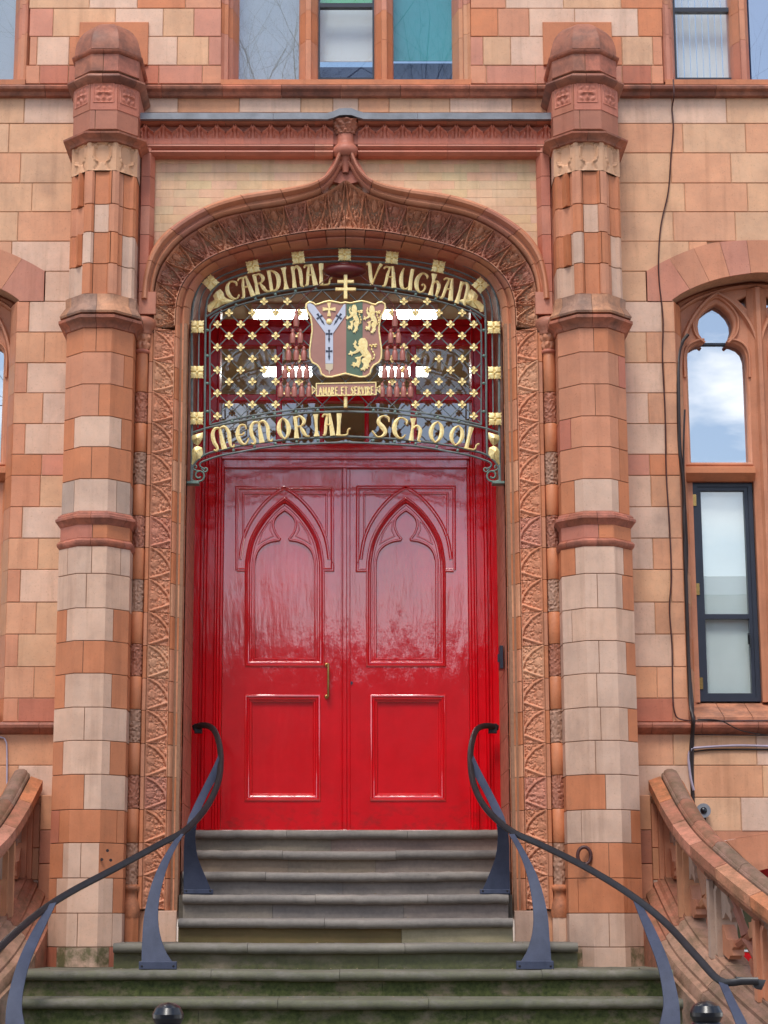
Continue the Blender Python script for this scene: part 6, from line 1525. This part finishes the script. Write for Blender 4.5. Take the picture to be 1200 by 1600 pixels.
# ------- cardinal's hat, cross, tassels
hc = S3(538.5, 423, -.01)
MB().ico(hc, .155, 1, .5, .32, 28, 12).build('hat_brim', M['hat'], scr, smooth=70, label='dark red cardinal hat brim')
MB().ico(hc + Vector((0, -.02, .03)), .06, 1, .7, .45, 16, 8).build('hat_crown', M['hat'], scr, smooth=70)
def cross(cx, cy, a, up, dn, w_, par, mt, dy, d=.012, flare=1.7, name='cross', ang=0, fitch=False):
    w1 = w_ * flare
    pl = [(-w1, -up), (w1, -up), (w_, -w_ * 1.2), (a, -w1), (a, w1), (w_, w_ * 1.2)]
    pl += ([(w_ * 1.1, dn * .45), (w1, dn * .5), (0, dn)] + [(-w1, dn * .5), (-w_ * 1.1, dn * .45)]) if fitch else [(w1, dn), (-w1, dn)]
    pl += [(-w_, w_ * 1.2), (-a, w1), (-a, -w1), (-w_, -w_ * 1.2)]
    ca, sa = math.cos(R(ang)), math.sin(R(ang)); w3 = [S3(cx + x * ca - y * sa, cy + x * sa + y * ca) for x, y in pl]
    return MB().prism([(p.x, p.z) for p in w3], YS + dy, YS + dy + d).build(name, M[mt], par, smooth=0)
m_ = MB(); a, b = S3(540, 430), S3(540, 470); m_.box(a.x - .013, a.x + .013, YS - .05, YS - .034, b.z, a.z, .003)
for y, hw_ in ((443, 13), (455, 16)):
    p, q = S3(540 - hw_, y), S3(540 + hw_, y); m_.box(p.x, q.x, YS - .049 - (.002 if y > 450 else 0), YS - .035, p.z - .011, p.z + .011, .003)
m_.build('double_cross', M['gold'], scr, smooth=0, label='gilt double-barred cross above the shield')
m_ = MB().tube([S3(540, 620, -.02), S3(540, 637, -.02)], .014, 10); m_.build('cross_stem', M['gold'], scr, smooth=60)
def tassel(x, y0, y1):
    p, q = S3(x, y0, -.016), S3(x, y1, -.016); h = p.z - q.z
    MB().lathe([(0, q.z), (.019, q.z + .002), (.021, q.z + h * .25), (.019, q.z + h * .62), (.010, q.z + h * .74), (.014, q.z + h * .84), (.010, q.z + h * .93), (.004, p.z), (0, p.z)], p.x, p.y, 10).build('tassel', M['tassel'], scr, smooth=50)
rowsT = [((463,), 484, 511), ((457.5, 469.5), 514, 537), ((451, 463, 475), 541, 564), ((445.5, 457, 468, 479), 570, 592), ((438.5, 449.5, 460, 471.5, 483), 598, 621)]
for xs, a, b in rowsT:
    for x in xs:
        tassel(x, a, b); tassel(2 * CX - x, a, b)
for mm in (0, 1):
    q = (lambda x: x) if not mm else (lambda x: 2 * CX - x)
    for (xs, a, b), (xs2, a2, b2) in zip(rowsT, rowsT[1:]):
        for x in xs:
            for x2 in xs2:
                if abs(x - x2) < 8: MB().tube([S3(q(x), b - 1, -.012), S3(q((x + x2) / 2), (b + a2) / 2 + 1, -.016), S3(q(x2), a2 + 1, -.012)], .003, 4).build('cord', M['tassel'], scr, smooth=60)
    MB().tube(cat([S3(q(520), 428, -.02), S3(q(505), 440, -.03), S3(q(485), 455, -.02), S3(q(470), 470, -.02), S3(q(463), 486, -.016)], 5), .0035, 5).build('cord', M['hat'], scr, smooth=60)
# ------- shield
SHL = [(540, 475.5), (533, 477), (524, 475), (515, 473.5), (507, 475), (499, 478), (493, 479.5), (490, 476.5), (484, 475), (479, 478), (478, 484), (481, 491), (485.5, 498), (487.5, 510), (488, 520), (486, 535), (484, 550), (484.5, 562), (488, 569), (496, 573.5), (500, 579), (502, 587), (509, 591.5), (518, 592), (528, 589.5), (540, 586.5)]
SH = SHL + [(2 * CX - x, y) for x, y in reversed(SHL[1:-1])]
WS = lambda pts: [(S3(x, y).x, S3(x, y).z) for x, y in pts]
shd = plate('shield', WS(SH), [], YS - .045, .016, M['shield_red'], scr, .002, label='painted coat of arms with pallium and three gilt lions')
rim_ = [S3(x, y) for x, y in SH]; rim_ = [Vector((p.x, YS - .047, p.z)) for p in rim_]
MB().sweep(rim_, (0, -1, 0), [(-.005, -.002), (-.005, .004), (.001, .007), (.006, .004), (.006, -.002)], closed=True).build('gilt_rim', M['gold'], shd, smooth=60)
MB().prism(WS([(541, 478), (548, 476.5), (557, 474.5), (566.5, 474), (566.5, 591), (556, 590), (548, 587.5), (541, 586.5)]), YS - .0475, YS - .044).build('green_quarter', M['shield_green'], shd, smooth=0)
MB().prism(WS([(480, 478.5), (485, 477), (491, 480.5), (514, 511), (516.5, 511), (537, 479), (539.8, 478.5), (539.8, 496), (520.5, 524), (520.5, 571), (508.5, 571), (508.5, 524), (482, 487)]), YS - .0505, YS - .044).build('pallium', M['shield_white'], shd, smooth=0)
MB().prism(WS([(508.5, 571.3), (520.5, 571.3), (520, 580), (516, 582), (514.5, 589), (513.5, 582), (509, 580)]), YS - .0495, YS - .044).build('pallium_fringe', M['beige'], shd, smooth=0)
for cx_, cy_, an in ((514.3, 525, 0), (514.3, 552, 0), (499.5, 499, -33), (529.5, 499, 33)): cross(cx_, cy_, 5.2, 6.5, 15, 1.0, shd, 'dark_enamel', -.0525, .004, 1.8, 'cross_fitchy', an, True)
cross(514.3, 486.5, 10, 10, 11, 1.3, shd, 'gold', -.054, .008, 2.2)
c_ = S3(514.3, 502.5, -.05); MB().ico(c_, .022, 1, .5, 1, 14, 8).build('orb', M['gold'], shd, smooth=70)
LION = [(300, 740), (318, 722), (340, 715), (365, 718), (385, 715), (402, 738), (420, 760), (428, 800), (430, 840), (420, 890), (445, 925), (470, 960), (488, 1000), (490, 1030), (475, 1065), (472, 1090), (452, 1100), (448, 1130), (462, 1165), (432, 1165), (436, 1200), (402, 1190), (392, 1210), (382, 1240), (362, 1212), (340, 1220), (318, 1226), (326, 1205), (306, 1196), (338, 1182), (356, 1160), (366, 1120), (335, 1085), (332, 1060), (350, 1035), (390, 1012), (370, 1003), (345, 1002), (322, 1020), (322, 1060), (318, 1110), (302, 1140), (292, 1182), (262, 1158), (238, 1150), (212, 1182), (204, 1150), (164, 1136), (198, 1122), (190, 1100), (216, 1088), (240, 1108), (258, 1085), (262, 1050), (225, 1022), (265, 1010), (300, 1008), (330, 990), (345, 975), (318, 945), (305, 922), (270, 945), (225, 962), (205, 960), (195, 975), (180, 1002), (168, 972), (142, 978), (120, 966), (152, 942), (150, 925), (165, 908), (184, 932), (215, 930), (248, 905), (255, 890), (228, 872), (210, 845), (218, 825), (196, 808), (222, 785), (238, 745), (252, 770), (262, 785), (244, 812), (258, 838), (278, 850), (296, 838), (286, 822), (272, 805), (288, 790), (282, 770)]
def lion(cx, cy, sc_x, sc_y, name='lion'):
    """outline traced about (320,975) in tenths of a photo pixel"""
    pts = [(cx + (x - 320) / 10 * sc_x, cy + (y - 975) / 10 * sc_y) for x, y in LION]
    plate(name, WS(pts), [], YS - .0545, .009, M['gold'], shd, .0015)
    tl = [(cx + (x - 320) / 10 * sc_x, cy + (y - 975) / 10 * sc_y) for x, y in [(488, 1022), (515, 1012), (532, 985), (534, 940), (515, 900), (495, 865), (492, 830), (500, 800), (520, 785)]]
    MB().tube(cat([S3(x, y, -.052) for x, y in tl], 4), [.005 + .003 * math.sin(k * 1.3) for k in range(33)], 6).build('lion_tail', M['gold'], shd, smooth=60)
    for ex, ey in ((470, 795), (525, 790), (560, 785), (548, 815)):
        p = S3(cx + (ex - 320) / 10 * sc_x, cy + (ey - 975) / 10 * sc_y, -.052); MB().ico(p, .008, 1.2, .5, .9, 8, 5).build('tail_tuft', M['gold'], shd, smooth=70)
lion(563.5, 557.5, 1.0, 1.0)
lion(551.5, 502, .58, .86); lion(579, 503, .60, .86)
# motto scroll
pl = [(494.5, 602), (587, 600), (587.5, 619), (494.5, 621)]
pan = plate('motto_panel', WS(pl), [], YS - .04, .014, M['shield_red'], scr, .001, label='small panel reading AMARE ET SERVIRE')
pw = [Vector((S3(x, y).x, YS - .042, S3(x, y).z)) for x, y in pl]
MB().sweep(pw, (0, -1, 0), [(-.004, -.002), (-.004, .004), (.004, .004), (.004, -.002)], closed=True).build('gilt_rim', M['gold'], pan, smooth=0)
for q in (0, 1):
    f_ = (lambda x: x) if not q else (lambda x: 1081.5 - x)
    tri = WS([(f_(494), 611 - q), (f_(488), 606.5 - q), (f_(488), 617.5 - q)]); MB().prism(tri, YS - .041, YS - .03).build('panel_end', M['shield_red'], pan, smooth=0)
    MB().sweep([(x, YS - .042, z) for x, z in tri], (0, -1, 0), [(-.003, 0), (-.003, .004), (.003, .004), (.003, 0)], closed=True).build('gilt_rim', M['gold'], pan, smooth=0)
txt = 'AMARE ET SERVIRE'; wds = {'M': 1.35, ' ': .62, 'I': .5}; tot_ = sum(wds.get(c, 1) for c in txt); x = 498.0; u_ = (584.5 - 498) / tot_
for c in txt:
    w_ = wds.get(c, 1) * u_
    if c != ' ': letter({'A': 'a', 'M': 'm', 'V': 'v', 'E': 'e'}.get(c, c), x + .25, x + w_ - .25, 605 - (x - 498) * .012, 617.3 - (x - 498) * .012, -1, pan, 'gold', -.0445, .005)
    x += w_

# ------------------------------------------------------------------ across the street: what the glass and the gloss paint mirror
terr_c = [(84, 50, 40), (92, 80, 66), (72, 46, 38), (96, 86, 74), (78, 50, 40)]
wx = -44
for i in range(9):
    w_ = random.uniform(8.5, 11); h = 6.2 + (0.2, 2.4, .4, 1.1, .0, 1.6, .3, 2.0, .6)[i]; yb = -38
    t = thing('terraced_house', '%s house from the west across the street, with a %s front' % (('first', 'second', 'third', 'fourth', 'fifth', 'sixth', 'seventh', 'eighth', 'ninth')[i], ('red brick', 'pale stucco', 'brown brick', 'cream stucco', 'russet brick')[i % 5]), 'house', (wx + w_ / 2, yb, -2.25), 'houses across the street')
    mt_ = bpy.data.materials.get('house_front_%d' % (i % 5)) or simple('house_front_%d' % (i % 5), terr_c[i % 5], .9, 2, .15)
    MB().box(wx + .03, wx + w_ - .03, yb - 8, yb, -2.25, h).build('wall', mt_, t, smooth=0)
    MB().add([(wx, yb + .2, h), (wx + w_, yb + .2, h), (wx + w_, yb - 4, h + 1.2), (wx, yb - 4, h + 1.2), (wx, yb - 8.2, h), (wx + w_, yb - 8.2, h)], [(0, 1, 2, 3), (3, 2, 5, 4), (0, 3, 4), (1, 5, 2)]).build('roof', M['frame_dark'], t, smooth=0)
    for cxx in (wx + 1.2, wx + w_ - 1.6): MB().box(cxx - .5, cxx + .5, yb - 4.6, yb - 3.6, h + .4, h + 2.6).build('chimney', mt_, t, smooth=0)
    for fl in range(3):
        for c in range(3):
            a = wx + w_ * (c + .5) / 3; z = -1.4 + fl * 2.7
            MB().box(a - .55, a + .55, yb, yb + .06, z, z + 1.7).build('window', M['blind_grey'], t, smooth=0)
            MB().box(a - .47, a + .47, yb + .06, yb + .07, z + .08, z + 1.62).build('pane', M['black_gloss'], t, smooth=0)
    wx += w_
bark = simple('bark', (92, 84, 70), .9, 6, .3, .4)
def tree(x, y, H, seed, label, lean=0):
    rnd = random.Random(seed); t = thing('bare_tree', label, 'tree', (x, y, -2.25), 'bare street trees behind the viewer')
    trunk, br = MB(), MB()
    def grow(p, d, L_, r, lv, mb):
        n = 5; pts = [p]; q = p.copy(); dd = d.copy()
        for i in range(n):
            dd = (dd + Vector((rnd.uniform(-1, 1), rnd.uniform(-1, 1), rnd.uniform(-.5, .8))) * .16).normalized(); q = q + dd * (L_ / n); pts.append(q.copy())
        mb.tube(pts, [r * (1 - .5 * i / n) for i in range(n + 1)], 5 if lv < 2 else 3, False)
        if lv >= 5: return
        k = {0: 5, 1: 5, 2: 5, 3: 5, 4: 4}[lv]
        for j in range(k):
            i = rnd.randint(2 if lv else 3, n); bp_ = pts[i]; nd = (dd * .55 + Vector((rnd.uniform(-1, 1), rnd.uniform(-1, 1), rnd.uniform(-.25, .9)))).normalized()
            grow(bp_, nd, L_ * rnd.uniform(.5, .72), r * .5 * (1 - .08 * i), lv + 1, br)
    grow(Vector((x, y, -2.25)), Vector((lean, 0, 1)).normalized(), H * .42, .36 if x < 5 else .22, 0, trunk)
    trunk.build('trunk', bark, t, smooth=60); br.build('branches', bark, t, smooth=0, recalc=False)
tree(-2.2, -28, 31, 3, 'tall bare plane tree across the street, opposite the door')
tree(15.5, -27, 24, 21, 'bare plane tree across the street, opposite the right window', -.15)
tree(-14, -27, 20, 12, 'bare plane tree across the street, opposite the left window')
